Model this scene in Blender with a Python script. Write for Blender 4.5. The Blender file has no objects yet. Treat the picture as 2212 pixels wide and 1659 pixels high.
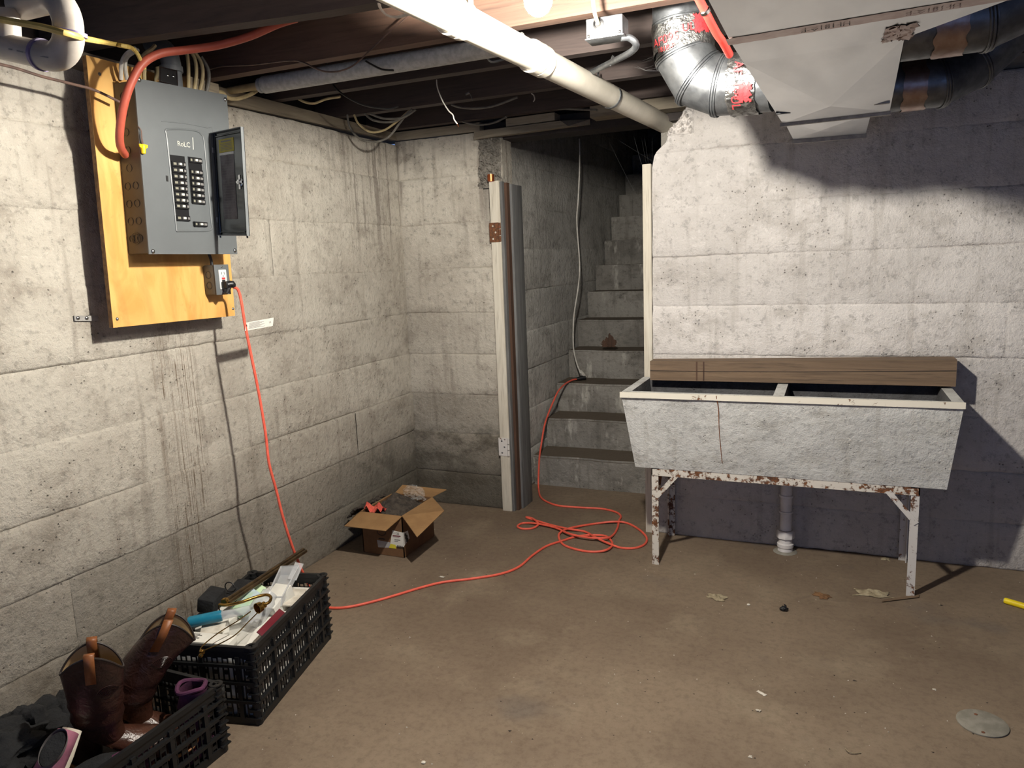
import bpy, bmesh, math, random
from mathutils import Vector, Matrix, noise as mnoise
V = Vector
random.seed(7)
SC = bpy.context.scene
COL = SC.collection

# ------------------------------------------------------------------ camera
YAW, PITCH, ROLL, FPX, CAMZ = 0.40850089, 0.16311182, -0.03927033, 1600.0, 1.29
IMW, IMH = 2212.0, 1659.0
CAMPOS = V((0, 0, CAMZ))
FW = V((-math.sin(YAW)*math.cos(PITCH), math.cos(YAW)*math.cos(PITCH), -math.sin(PITCH)))
_r0 = V((math.cos(YAW), math.sin(YAW), 0)); _u0 = _r0.cross(FW)
RT = _r0*math.cos(ROLL) + _u0*math.sin(ROLL)
UP = -_r0*math.sin(ROLL) + _u0*math.cos(ROLL)
cam_data = bpy.data.cameras.new('camera')
cam = bpy.data.objects.new('camera', cam_data)
COL.objects.link(cam)
cam_data.sensor_fit = 'HORIZONTAL'; cam_data.sensor_width = 36.0
cam_data.lens = FPX/IMW*36.0
cam_data.clip_start = 0.02
cam.matrix_world = Matrix(((RT.x, UP.x, -FW.x, CAMPOS.x), (RT.y, UP.y, -FW.y, CAMPOS.y), (RT.z, UP.z, -FW.z, CAMPOS.z), (0, 0, 0, 1)))
SC.camera = cam

# ------------------------------------------------------------------ world, exposure
BULB = V((-0.60, 1.61, 1.845))
BULB_STRENGTH = 3750.0
world = bpy.data.worlds.new('world'); SC.world = world; world.use_nodes = True
bg = world.node_tree.nodes['Background']
bg.inputs['Color'].default_value = (0.32, 0.50, 1.0, 1); bg.inputs['Strength'].default_value = 0.60
vs = SC.view_settings
vs.view_transform = 'Standard'; vs.look = 'None'; vs.exposure = 0.0; vs.gamma = 1.0; vs.use_curve_mapping = False
SC.cycles.use_light_tree = False; SC.cycles.max_bounces = 6; SC.cycles.diffuse_bounces = 4; SC.cycles.glossy_bounces = 3; SC.cycles.transmission_bounces = 4

# ------------------------------------------------------------------ helpers
def at(px, py, x=None, y=None, z=None):
    """the point of the place seen at a photograph pixel, on the plane x=, y= or z="""
    d = FW + RT*((px-IMW/2)/FPX) - UP*((py-IMH/2)/FPX)
    if x is not None: t = (x-CAMPOS.x)/d.x
    elif y is not None: t = (y-CAMPOS.y)/d.y
    else: t = (z-CAMPOS.z)/d.z
    return CAMPOS + d*t

def lin(c):
    f = lambda v: v/12.92 if v <= .04045 else ((v+.055)/1.055)**2.4
    return tuple(f(v/255.0) for v in c) + (1.0,)

ORIG = {}
def origin(o): return ORIG.get(o.name, V((0, 0, 0))) if o else V((0, 0, 0))

def tag(o, label=None, cat=None, group=None, kind=None):
    if label: o['label'] = label
    if cat: o['category'] = cat
    if group: o['group'] = group
    if kind: o['kind'] = kind
    return o

def thing(name, loc, label, cat, group=None, kind=None):
    o = bpy.data.objects.new(name, None); COL.objects.link(o)
    o.empty_display_size = .05
    o.location = loc; ORIG[o.name] = V(loc)
    return tag(o, label, cat, group, kind)

class MB:
    def __init__(s, M=None): s.v = []; s.f = []; s.M = M
    def add(s, vs, fs):
        b = len(s.v)
        s.v += [(s.M @ V(p)) if s.M else V(p) for p in vs]
        s.f += [tuple(b+i for i in f) for f in fs]
        return s
    def box(s, a, b, bev=0):
        x0, y0, z0 = a; x1, y1, z1 = b
        if bev <= 0:
            vs = [(x0,y0,z0),(x1,y0,z0),(x1,y1,z0),(x0,y1,z0),(x0,y0,z1),(x1,y0,z1),(x1,y1,z1),(x0,y1,z1)]
            return s.add(vs, [(3,2,1,0),(4,5,6,7),(0,1,5,4),(1,2,6,5),(2,3,7,6),(3,0,4,7)])
        bm = bmesh.new(); bmesh.ops.create_cube(bm, size=1)
        for q in bm.verts: q.co = V(((x0+x1)/2+q.co.x*(x1-x0), (y0+y1)/2+q.co.y*(y1-y0), (z0+z1)/2+q.co.z*(z1-z0)))
        bmesh.ops.bevel(bm, geom=bm.edges[:], offset=bev, segments=2, affect='EDGES', profile=.5)
        return s.frombm(bm)
    def frombm(s, bm):
        bm.verts.index_update()
        s.add([q.co.copy() for q in bm.verts], [tuple(q.index for q in f.verts) for f in bm.faces]); bm.free(); return s
    def bar(s, p, q, w, h, up=(0,0,1)):
        p, q = V(p), V(q); d = (q-p).normalized(); up = V(up)
        sd = d.cross(up)
        if sd.length < 1e-4: sd = d.cross(V((1,0,0)))
        sd.normalize(); u = sd.cross(d)
        o = [sd*a*w/2+u*b*h/2 for a, b in ((-1,-1),(1,-1),(1,1),(-1,1))]
        return s.add([p+k for k in o]+[q+k for k in o], [(0,1,2,3),(7,6,5,4),(0,4,5,1),(1,5,6,2),(2,6,7,3),(3,7,4,0)])
    def hexa(s, b, t):
        """b, t: 4 bottom and 4 top corners in the same turn"""
        return s.add(list(b)+list(t), [(3,2,1,0),(4,5,6,7),(0,1,5,4),(1,2,6,5),(2,3,7,6),(3,0,4,7)])
    def tube(s, pts, r, seg=8, caps=True, smooth=0, flat=None):
        P = [V(p) for p in pts]
        if smooth:
            out = []; rr = []
            R_ = r if isinstance(r, (list, tuple)) else [r]*len(P)
            for i in range(len(P)-1):
                p0 = P[max(i-1, 0)]; p1 = P[i]; p2 = P[i+1]; p3 = P[min(i+2, len(P)-1)]
                for k in range(smooth):
                    t = k/smooth
                    out.append(.5*((2*p1)+(-p0+p2)*t+(2*p0-5*p1+4*p2-p3)*t*t+(-p0+3*p1-3*p2+p3)*t**3)); rr.append(R_[i]*(1-t)+R_[i+1]*t)
            out.append(P[-1]); rr.append(R_[-1]); P = out; r = rr
        n = len(P); R_ = r if isinstance(r, (list, tuple)) else [r]*n
        T = []
        for i in range(n):
            d = P[min(i+1, n-1)]-P[max(i-1, 0)]
            T.append(d.normalized() if d.length > 1e-9 else V((0,0,1)))
        a = V((0,0,1)) if abs(T[0].z) < .9 else V((1,0,0))
        N = (a-T[0]*a.dot(T[0])).normalized()
        vs = []
        for i in range(n):
            N = (N-T[i]*N.dot(T[i])); N.normalize(); B = T[i].cross(N)
            for k in range(seg):
                an = 2*math.pi*k/seg
                e = 1.0 if flat is None else flat
                vs.append(P[i]+(N*math.cos(an)*e+B*math.sin(an))*R_[i])
        fs = []
        for i in range(n-1):
            for k in range(seg):
                k2 = (k+1) % seg
                fs.append((i*seg+k, i*seg+k2, (i+1)*seg+k2, (i+1)*seg+k))
        if caps: fs += [tuple(range(seg-1, -1, -1)), tuple((n-1)*seg+k for k in range(seg))]
        return s.add(vs, fs)
    def cyl(s, p, q, r, seg=16, r2=None): return s.tube([p, q], [r, r if r2 is None else r2], seg)
    def lathe(s, base, axis, prof, seg=20, caps=True):
        base = V(base); ax = V(axis).normalized()
        return s.tube2([base+ax*h for r, h in prof], [max(r, 1e-4) for r, h in prof], ax, seg, caps)
    def tube2(s, P, R_, ax, seg, caps):
        a = V((0,0,1)) if abs(ax.z) < .9 else V((1,0,0))
        N = (a-ax*a.dot(ax)).normalized(); B = ax.cross(N); vs = []; fs = []
        for p, r in zip(P, R_):
            for k in range(seg):
                an = 2*math.pi*k/seg; vs.append(p+(N*math.cos(an)+B*math.sin(an))*r)
        for i in range(len(P)-1):
            for k in range(seg):
                k2 = (k+1) % seg; fs.append((i*seg+k, i*seg+k2, (i+1)*seg+k2, (i+1)*seg+k))
        if caps: fs += [tuple(range(seg-1, -1, -1)), tuple((len(P)-1)*seg+k for k in range(seg))]
        return s.add(vs, fs)
    def prism(s, poly, d):
        """poly: planar loop of points, pushed along vector d"""
        n = len(poly); P = [V(p) for p in poly]; d = V(d)
        return s.add(P+[p+d for p in P], [tuple(range(n-1, -1, -1)), tuple(range(n, 2*n))]+[(i, (i+1) % n, n+(i+1) % n, n+i) for i in range(n)])
    def grid(s, nu, nv, fn, closeu=False):
        vs = [fn(i/(nu if closeu else nu-1), j/(nv-1)) for j in range(nv) for i in range(nu)]
        fs = []
        for j in range(nv-1):
            for i in range(nu if closeu else nu-1):
                i2 = (i+1) % nu; fs.append((j*nu+i, j*nu+i2, (j+1)*nu+i2, (j+1)*nu+i))
        return s.add(vs, fs)
    def build(s, name, m, parent=None, smooth=True, ang=40, mods=None):
        og = origin(parent)
        me = bpy.data.meshes.new(name)
        me.from_pydata([tuple(p-og) for p in s.v], [], s.f)
        bm = bmesh.new(); bm.from_mesh(me); bmesh.ops.recalc_face_normals(bm, faces=bm.faces[:]); bm.to_mesh(me); bm.free()
        if smooth:
            me.polygons.foreach_set('use_smooth', [True]*len(me.polygons)); me.set_sharp_from_angle(angle=math.radians(ang))
        me.materials.append(MAT[m] if isinstance(m, str) else m)
        o = bpy.data.objects.new(name, me); COL.objects.link(o)
        if parent:
            o.parent = parent; ORIG[o.name] = og
        if mods == 'solid':
            pass
        return o

def solidify(o, t, off=0):
    md = o.modifiers.new('thickness', 'SOLIDIFY'); md.thickness = t; md.offset = off; return o

def letters(txt, size, org, xd, yd, m, parent, name='lettering', lift=.0006, align='LEFT'):
    cu = bpy.data.curves.new('t', 'FONT'); cu.body = txt; cu.size = size; cu.align_x = align
    cu.resolution_u = 2
    ob = bpy.data.objects.new('t', cu); COL.objects.link(ob)
    dg = bpy.context.evaluated_depsgraph_get(); me = bpy.data.meshes.new_from_object(ob.evaluated_get(dg))
    bpy.data.objects.remove(ob); 
    xd = V(xd).normalized(); yd = V(yd).normalized(); n = xd.cross(yd); mb = MB()
    mb.add([V(org)+xd*q.co.x+yd*q.co.y+n*lift for q in me.vertices], [tuple(p.vertices) for p in me.polygons])
    bpy.data.meshes.remove(me)
    return mb.build(name, m, parent, smooth=False)

def copy_thing(o, delta):
    c = o.copy(); COL.objects.link(c); c.location = o.location+V(delta)
    for ch in o.children:
        d = ch.copy(); COL.objects.link(d); d.parent = c
        for g in ch.children:
            e = g.copy(); COL.objects.link(e); e.parent = d
    return c

def nz(p, s=1.0): return mnoise.noise(V(p)*s)

# ------------------------------------------------------------------ materials
MAT = {}
class NT:
    def __init__(s, name, rough=.6, metal=0.0):
        m = bpy.data.materials.new(name); m.use_nodes = True; MAT[name] = m
        s.t = m.node_tree; s.n = s.t.nodes; s.b = s.n['Principled BSDF']; s.m = m
        s.b.inputs['Roughness'].default_value = rough; s.b.inputs['Metallic'].default_value = metal
    def node(s, ty, **kw):
        q = s.n.new(ty)
        for k, v in kw.items(): setattr(q, k, v)
        return q
    def link(s, a, b): s.t.links.new(a, b)
    def pos(s, scale=(1,1,1), obj=False):
        if obj: src = s.node('ShaderNodeTexCoord').outputs['Object']
        else: src = s.node('ShaderNodeNewGeometry').outputs['Position']
        mp = s.node('ShaderNodeMapping'); mp.inputs['Scale'].default_value = scale
        s.link(src, mp.inputs['Vector']); return mp.outputs['Vector']
    def noise(s, vec, scale, detail=6, rough=.6, dist=0):
        q = s.node('ShaderNodeTexNoise'); q.inputs['Scale'].default_value = scale; q.inputs['Detail'].default_value = detail
        q.inputs['Roughness'].default_value = rough; q.inputs['Distortion'].default_value = dist
        s.link(vec, q.inputs['Vector']); return q.outputs['Fac']
    def voro(s, vec, scale, feature='F1', rnd=1):
        q = s.node('ShaderNodeTexVoronoi', feature=feature); q.inputs['Scale'].default_value = scale; q.inputs['Randomness'].default_value = rnd
        s.link(vec, q.inputs['Vector']); return q.outputs['Distance']
    def ramp(s, fac, a, b, lo=0.0, hi=1.0):
        q = s.node('ShaderNodeMapRange', interpolation_type='SMOOTHSTEP')
        for k, v in zip(('From Min','From Max','To Min','To Max'), (a, b, lo, hi)): q.inputs[k].default_value = v
        s.link(fac, q.inputs['Value']); return q.outputs['Result']
    def math(s, op, a, b=None):
        q = s.node('ShaderNodeMath', operation=op)
        for i, v in enumerate((a, b)):
            if v is None: continue
            if isinstance(v, (int, float)): q.inputs[i].default_value = v
            else: s.link(v, q.inputs[i])
        return q.outputs[0]
    def mix(s, fac, a, b, mode='MIX'):
        q = s.node('ShaderNodeMix', data_type='RGBA', blend_type=mode)
        for sock, v in ((q.inputs[0], fac), (q.inputs[6], a), (q.inputs[7], b)):
            if isinstance(v, (int, float)): sock.default_value = v
            elif isinstance(v, tuple): sock.default_value = v
            else: s.link(v, sock)
        return q.outputs[2]
    def color(s, c):
        if isinstance(c, tuple): s.b.inputs['Base Color'].default_value = c
        else: s.link(c, s.b.inputs['Base Color'])
    def bump(s, h, strength=.3, dist=.004):
        q = s.node('ShaderNodeBump'); q.inputs['Strength'].default_value = strength; q.inputs['Distance'].default_value = dist
        s.link(h, q.inputs['Height']); s.link(q.outputs['Normal'], s.b.inputs['Normal'])

def mat(name, c, c2=None, sc=8, rough=.6, metal=0, bump=0, bsc=60, bdist=.002, stretch=(1,1,1), lo=.35, hi=.65, rvar=0, alpha=None, trans=None, obj=True):
    t = NT(name, rough, metal); vec = t.pos(stretch, obj)
    if c2: t.color(t.mix(t.ramp(t.noise(vec, sc), lo, hi), lin(c), lin(c2)))
    else: t.color(lin(c))
    if bump: t.bump(t.noise(vec, bsc, 4), bump, bdist)
    if rvar: t.link(t.ramp(t.noise(vec, sc*2.3), .3, .7, rough-rvar, rough+rvar), t.b.inputs['Roughness'])
    if alpha is not None: t.b.inputs['Alpha'].default_value = alpha
    if trans is not None: t.b.inputs['Transmission Weight'].default_value = trans
    return t

def concrete(name, c1, c2, streak, speck=.6, drips=False, bumpk=.85, treads=False):
    t = NT(name, .92); p = t.pos()
    big = t.noise(p, 1.7, 3, .62)
    col = t.mix(t.ramp(big, .36, .64), lin(c1), lin(c2))
    blot = t.noise(t.pos((1,1,1.5)), 6.5, 5, .7)
    col = t.mix(t.ramp(blot, .46, .72, 0, .62), col, lin(streak))
    col = t.mix(t.ramp(blot, .28, .42, .55, 0), col, lin(tuple(min(255, v+9) for v in c1)))
    st = t.noise(t.pos((22,22,1.6)), 1, 2.5, .65)
    col = t.mix(t.ramp(st, .54, .72, 0, .42), col, lin(streak))
    mid = t.noise(p, 38, 4, .75)
    col = t.mix(t.ramp(mid, .52, .68, 0, .46), col, lin(tuple(int(v*.62) for v in c2)))
    col = t.mix(t.ramp(mid, .30, .42, .4, 0), col, lin(tuple(min(255, v+20) for v in c1)))
    pit = t.voro(p, 52)
    pits = t.math('MULTIPLY', t.ramp(pit, .08, .18, 1, 0), t.ramp(blot, .50, .62))
    col = t.mix(t.math('MULTIPLY', pits, speck), col, lin((66, 58, 50)))
    oi = t.node('ShaderNodeObjectInfo').outputs['Random']
    col = t.mix(t.ramp(oi, 0, 1, 0, .22), col, lin(tuple(int(v*.72) for v in c2)))
    if drips:
        sp = t.node('ShaderNodeSeparateXYZ'); t.link(t.node('ShaderNodeNewGeometry').outputs['Position'], sp.inputs[0])
        y, z = sp.outputs[1], sp.outputs[2]
        zone = t.math('MULTIPLY', t.ramp(y, 1.76, 1.82), t.ramp(y, 1.93, 1.99, 1, 0))
        zone = t.math('MULTIPLY', zone, t.ramp(z, 1.02, 1.16, 1, 0))
        ln = t.noise(t.pos((0, 150, .7)), 1, 1, .5, .1)
        line = t.ramp(t.math('ABSOLUTE', t.math('SUBTRACT', ln, .5)), .010, .045, 1, 0)
        brk = t.ramp(t.noise(t.pos((0, 30, 11)), 1, 2), .36, .52)
        col = t.mix(t.math('MULTIPLY', t.math('MULTIPLY', zone, line), t.math('MULTIPLY', brk, .85)), col, lin((96, 76, 54)))
        # mineral run in the far corner below the sill
        zone2 = t.math('MULTIPLY', t.ramp(y, 2.80, 2.98), t.ramp(z, 1.2, 1.65))
        ln2 = t.ramp(t.noise(t.pos((9, 30, .8)), 1, 3), .53, .64)
        col = t.mix(t.math('MULTIPLY', t.math('MULTIPLY', zone2, ln2), .6), col, lin((104, 94, 86)))
        # greenish damp bloom low in the far corner
        dm = t.math('MULTIPLY', t.ramp(t.math('ADD', z, t.math('MULTIPLY', blot, .9)), .62, .95, 1, 0), t.ramp(y, 2.3, 3.2))
        col = t.mix(t.math('MULTIPLY', dm, .6), col, lin((88, 86, 76)))
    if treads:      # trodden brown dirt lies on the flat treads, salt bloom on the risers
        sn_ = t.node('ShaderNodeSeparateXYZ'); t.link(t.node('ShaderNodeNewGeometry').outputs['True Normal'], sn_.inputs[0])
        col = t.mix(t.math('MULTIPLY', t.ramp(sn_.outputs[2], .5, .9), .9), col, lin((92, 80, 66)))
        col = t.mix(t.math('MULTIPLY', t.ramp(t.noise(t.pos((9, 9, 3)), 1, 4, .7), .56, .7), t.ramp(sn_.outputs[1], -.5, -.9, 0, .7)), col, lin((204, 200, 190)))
    at_ = t.node('ShaderNodeAttribute', attribute_type='OBJECT', attribute_name='course_dark')     # darkens each course by its own amount, the lowest courses most
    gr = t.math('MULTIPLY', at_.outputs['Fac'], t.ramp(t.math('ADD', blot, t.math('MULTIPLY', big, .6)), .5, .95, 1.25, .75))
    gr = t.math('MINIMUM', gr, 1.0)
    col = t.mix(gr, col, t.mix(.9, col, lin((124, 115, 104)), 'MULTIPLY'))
    t.color(col)
    h = t.math('SUBTRACT', mid, t.math('MULTIPLY', pits, .6))
    t.bump(h, bumpk, .010)
    return t

concrete('concrete_wall', (202, 196, 184), (180, 173, 161), (136, 127, 115), drips=True)
concrete('concrete_pale', (222, 217, 213), (206, 201, 197), (172, 166, 159))
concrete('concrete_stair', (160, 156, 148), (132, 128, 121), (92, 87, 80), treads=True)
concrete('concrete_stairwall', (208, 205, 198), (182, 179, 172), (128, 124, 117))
concrete('concrete_rough', (150, 145, 136), (118, 113, 105), (80, 75, 69), speck=.4, bumpk=1.0)
concrete('concrete_basin_shade', (92, 92, 94), (74, 74, 77), (54, 52, 52), speck=.3)  # tub concrete darkened: shade under the plank put into the basin colour
concrete('concrete_tub', (206, 206, 203), (190, 190, 188), (156, 152, 144), speck=.3, bumpk=.7)
def floor_mat():
    t = NT('concrete_floor', .8); p = t.pos()
    col = t.mix(t.ramp(t.noise(p, 1.1, 4, .6), .35, .65), lin((128, 112, 94)), lin((108, 92, 76)))
    col = t.mix(t.ramp(t.noise(p, 3.3, 5, .68), .5, .72, 0, .55), col, lin((142, 128, 108)))
    col = t.mix(t.ramp(t.noise(p, 2.0, 3), .58, .72, 0, .5), col, lin((92, 86, 82)))
    f30 = t.noise(p, 40, 5, .75)
    col = t.mix(t.ramp(f30, .44, .7, 0, .26), col, lin((64, 52, 42)))
    sp = t.math('MULTIPLY', t.ramp(t.voro(p, 30), .05, .085, 1, 0), t.ramp(t.noise(p, 4.2, 2), .54, .66))
    col = t.mix(t.math('MULTIPLY', sp, .35), col, lin((196, 184, 166)))
    t.color(col)
    t.link(t.ramp(f30, .3, .7, .68, .95), t.b.inputs['Roughness'])
    t.bump(f30, .32, .005)
floor_mat()

def wood(name, a, b, dark, along='x', rough=.75, bumpk=.25):
    t = NT(name, rough)
    s = {'x': (1.2, 18, 18), 'y': (18, 1.2, 18), 'z': (18, 18, 1.2)}[along]
    v = t.pos(s)
    n1 = t.noise(v, 1.5, 6, .6, 1.2); n2 = t.noise(t.pos(tuple(k*5 for k in s)), 1.2, 4)
    col = t.mix(t.ramp(n1, .3, .7), lin(a), lin(b))
    col = t.mix(t.ramp(n2, .5, .75, 0, .5), col, lin(dark))
    t.color(col); t.bump(n2, bumpk, .003); return t
wood('joist_wood', (76, 64, 60), (62, 52, 49), (40, 35, 34))
wood('joist_orange', (108, 83, 69), (88, 67, 56), (58, 45, 39))
wood('subfloor_wood', (56, 48, 45), (46, 40, 38), (30, 27, 26), along='y')
wood('sill_wood', (158, 146, 126), (136, 124, 106), (92, 82, 70), along='y')
wood('sill_wood_x', (158, 148, 130), (132, 122, 106), (92, 84, 72), along='x')
wood('old_board', (120, 99, 78), (98, 80, 63), (60, 48, 38), along='x', bumpk=.5)
wood('paint_wood', (212, 206, 192), (192, 184, 168), (140, 130, 114), along='z', bumpk=.15)
wood('grey_wood', (118, 118, 116), (92, 92, 92), (66, 64, 62), along='z', bumpk=.15)
wood('brown_strip', (88, 62, 46), (68, 48, 36), (44, 32, 25), along='z')
def ply_mat():
    t = NT('plywood', .55); p = t.pos((1, 2.2, .7))
    n = t.noise(p, 4, 7, .55, 1.6)
    w = t.node('ShaderNodeTexWave', wave_type='BANDS', bands_direction='Y'); w.inputs['Scale'].default_value = 2.2; w.inputs['Distortion'].default_value = 9; w.inputs['Detail'].default_value = 3
    t.link(t.pos((1, 1.3, .5)), w.inputs['Vector'])
    col = t.mix(t.ramp(n, .35, .7), lin((226, 178, 104)), lin((208, 152, 78)))
    col = t.mix(t.ramp(w.outputs['Fac'], .6, 1, 0, .22), col, lin((178, 118, 56)))
    col = t.mix(t.ramp(t.noise(t.pos(), 17, 5), .6, .75, 0, .4), col, lin((150, 100, 52)))
    t.color(col)
ply_mat()
mat('plywood_edge', (150, 112, 70), (112, 82, 52), 60, .8)
mat('panel_grey', (99, 103, 105), (95, 99, 101), 6, .42, bump=.05, bsc=300)
mat('panel_brown', (88, 82, 72), (78, 72, 63), 10, .5)
mat('black_plastic', (22, 22, 24), None, rough=.42)
mat('crate_black', (20, 21, 23), (15, 16, 18), 20, .5, bump=.1, bsc=200)
mat('white_plastic', (226, 224, 216), None, rough=.35)
mat('toggle_white', (205, 203, 190), None, rough=.5)
mat('toggle_dim', (128, 126, 112), None, rough=.5)
mat('door_inner', (70, 74, 76), (58, 61, 63), 5, .22, .75)
mat('chrome', (196, 198, 202), None, rough=.16, metal=1)
mat('screw', (190, 190, 188), (140, 140, 140), 300, .3, 1)
mat('galv', (126, 129, 132), (104, 107, 111), 26, .45, .8, bump=.04, bsc=30, rvar=.08)
mat('galv_flat', (226, 227, 228), (212, 214, 216), 5, .34, 1.0, bump=.03, bsc=7, bdist=.004, stretch=(1,.4,1), rvar=.03)
mat('steel_dull', (150, 152, 154), (116, 118, 121), 30, .45, .85)
mat('foil_tape', (170, 170, 168), (112, 112, 112), 40, .3, .9, bump=.9, bsc=55, bdist=.008)
mat('red_print', (186, 52, 56), None, rough=.5)
mat('tape_brown', (160, 136, 128), (178, 160, 153), 26, .36, .95, bump=.12, bsc=90)
mat('red_cable', (184, 90, 70), (170, 80, 62), 14, .5)
mat('red_pipe', (214, 62, 52), (198, 52, 44), 14, .4)
mat('orange_cord', (236, 102, 80), (222, 90, 70), 30, .5, bump=.15, bsc=500)
mat('pvc_white', (226, 220, 206), (212, 206, 192), 9, .38)
mat('pvc_bluish', (168, 160, 152), (150, 143, 136), 12, .4)
mat('pvc_drain', (216, 213, 212), (200, 196, 194), 12, .4)
mat('seam_grey', (170, 168, 164), (142, 140, 137), 40, .6)
mat('primer_purple', (104, 92, 130), (130, 118, 150), 40, .5)
mat('insul_white', (196, 198, 196), (172, 174, 172), 60, .8, bump=.4, bsc=120)
mat('nm_tan', (190, 172, 130), (168, 150, 112), 30, .55)
mat('nm_grey', (120, 116, 108), (98, 94, 88), 30, .6)
mat('nm_yellow', (196, 170, 92), (172, 146, 76), 30, .55)
mat('nm_white', (212, 208, 198), (186, 182, 172), 30, .5)
mat('wire_brown', (112, 88, 78), (84, 68, 62), 30, .5)
mat('wire_black', (26, 25, 26), None, rough=.5)
mat('yellow_plastic', (246, 220, 34), (232, 204, 24), 20, .4)
mat('copper', (206, 120, 74), (176, 96, 56), 30, .35, .9)
mat('conduit_grey', (104, 108, 112), (92, 95, 99), 12, .45)
mat('brass', (178, 142, 74), (128, 98, 50), 30, .24, .95)
mat('brass_dark', (112, 92, 62), (74, 60, 44), 24, .3, .85)
def rust_mat(name, paint, k):
    t = NT(name, .7); p = t.pos()
    n = t.noise(p, 42, 8, .7); n2 = t.noise(p, 9, 4)
    m_ = t.ramp(t.math('ADD', n, t.math('MULTIPLY', n2, .5)), k, k+.08)
    rc = t.mix(t.ramp(t.noise(p, 130, 4), .35, .65), lin((120, 74, 40)), lin((74, 48, 34)))
    t.color(t.mix(m_, lin(paint), rc)); t.bump(t.math('MULTIPLY', m_, -1.0), .4, .002)
rust_mat('rusty_paint', (206, 200, 190), .735)
rust_mat('rusty_light', (202, 198, 194), .82)
rust_mat('rim_paint', (216, 210, 196), .86)
rust_mat('rust', (112, 66, 42), .66)
mat('cardboard', (148, 114, 74), (136, 103, 66), 16, .85, bump=.1, bsc=80)
mat('cardboard_brown', (116, 84, 54), (104, 74, 48), 16, .85, bump=.1, bsc=80)
mat('dirt', (74, 66, 58), (50, 44, 39), 40, .95, bump=.8, bsc=90, bdist=.006)
mat('paper_white', (226, 224, 216), (214, 212, 204), 12, .7)
mat('ink_black', (28, 27, 28), None, rough=.6)
mat('ink_grey', (120, 118, 116), None, rough=.6)
mat('label_yellow', (214, 200, 60), None, rough=.6)
mat('label_olive', (176, 164, 62), (160, 148, 54), 20, .6)
mat('red_cloth', (214, 96, 78), (188, 74, 62), 18, .85, bump=.3, bsc=60)
mat('clear_plastic', (224, 226, 228), None, rough=.18, alpha=.32)
mat('film_plastic', (214, 214, 210), None, rough=.25, alpha=.14)
mat('teal', (26, 122, 150), (20, 108, 136), 20, .35)
mat('maroon', (104, 24, 38), None, rough=.4)
mat('mint', (206, 232, 190), (220, 238, 222), 14, .6)
mat('pale_blue', (190, 206, 226), (168, 196, 160), 14, .6)
mat('glass_frost', (214, 218, 222), None, rough=.25, alpha=.45)
def leather(name, a, b):
    t = NT(name, .3); p = t.pos(obj=True)
    t.color(t.mix(t.ramp(t.noise(p, 9, 5), .35, .65), lin(a), lin(b)))
    h = t.math('ADD', t.noise(p, 26, 4, .5, 1.5), t.math('MULTIPLY', t.noise(p, 160, 3), .2)); t.bump(h, .35, .01)
leather('boot_leather', (78, 47, 33), (54, 32, 25))
leather('boot_shaft', (64, 38, 31), (46, 28, 25))
mat('boot_strap', (136, 82, 42), (118, 68, 34), 20, .5)
mat('boot_lining', (196, 172, 132), (176, 152, 114), 20, .7)
mat('boot_welt', (176, 122, 66), (150, 100, 52), 30, .55)
mat('boot_sole', (40, 30, 26), None, rough=.6)
mat('fleece_black', (26, 27, 29), (16, 16, 18), 30, .95, bump=.8, bsc=120, bdist=.005)
mat('suede_purple', (88, 40, 72), (66, 30, 56), 20, .9, bump=.4, bsc=150)
mat('sneaker_pink', (150, 92, 112), (118, 70, 88), 16, .8, bump=.3, bsc=150)
mat('sneaker_sole', (214, 208, 192), (194, 186, 168), 20, .7)
mat('grey_fabric', (120, 116, 116), (92, 88, 88), 20, .9)
mat('lint', (168, 156, 130), (134, 122, 98), 40, .95, bump=.6, bsc=80, bdist=.005)
mat('chip_white', (214, 208, 196), (186, 178, 164), 30, .8)
mat('cover_grey', (140, 136, 126), (118, 114, 104), 24, .8, bump=.3, bsc=60)
mat('cobweb', (120, 120, 120), None, rough=.9, alpha=.25)
t = NT('bulb_glow'); t.n.remove(t.b)
em = t.node('ShaderNodeEmission'); em.inputs['Color'].default_value = (1.0, .94, .835, 1); em.inputs['Strength'].default_value = BULB_STRENGTH
sp_ = t.node('ShaderNodeSeparateXYZ'); t.link(t.node('ShaderNodeNewGeometry').outputs['Normal'], sp_.inputs[0])
t.link(t.ramp(sp_.outputs[2], -.85, .05, BULB_STRENGTH*.95, BULB_STRENGTH), em.inputs['Strength'])      # the tip of the lamp is dimmer than its sides
t.link(em.outputs[0], t.n['Material Output'].inputs['Surface'])
# ------------------------------------------------------------------ structure
XL, YBL, YBR = -2.08, 3.43, 3.33      # faces of the left wall, the back wall left and right of the stair door
SEAMS = [0, .18, .40, .61, .823, 1.04, 1.27, 1.495, 1.73, 1.905]

def struct(o, label, cat): return tag(o, label, cat, kind='structure')

COURSE_DARK = [.8, .64, .38, .15, .05, .0, 0, 0, 0]
def seam_z(z, u, key):
    """height of the ragged joint between two lifts at the place u along the wall"""
    q = (u*2.3+key*3.7, z*11.3, key)
    return z+nz(q, 1.1)*.005+nz(q, 9.0)*.0028+nz(q, 34)*.0016
def seam_d(z, u, key):
    """depth of the joint: a hairline here, a broken groove there"""
    q = (u*1.7+key, z*17.1, key*2.1)
    return .0012+max(0, nz(q, 1.3)+.05)*.012+max(0, nz(q, 11))*.004

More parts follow.
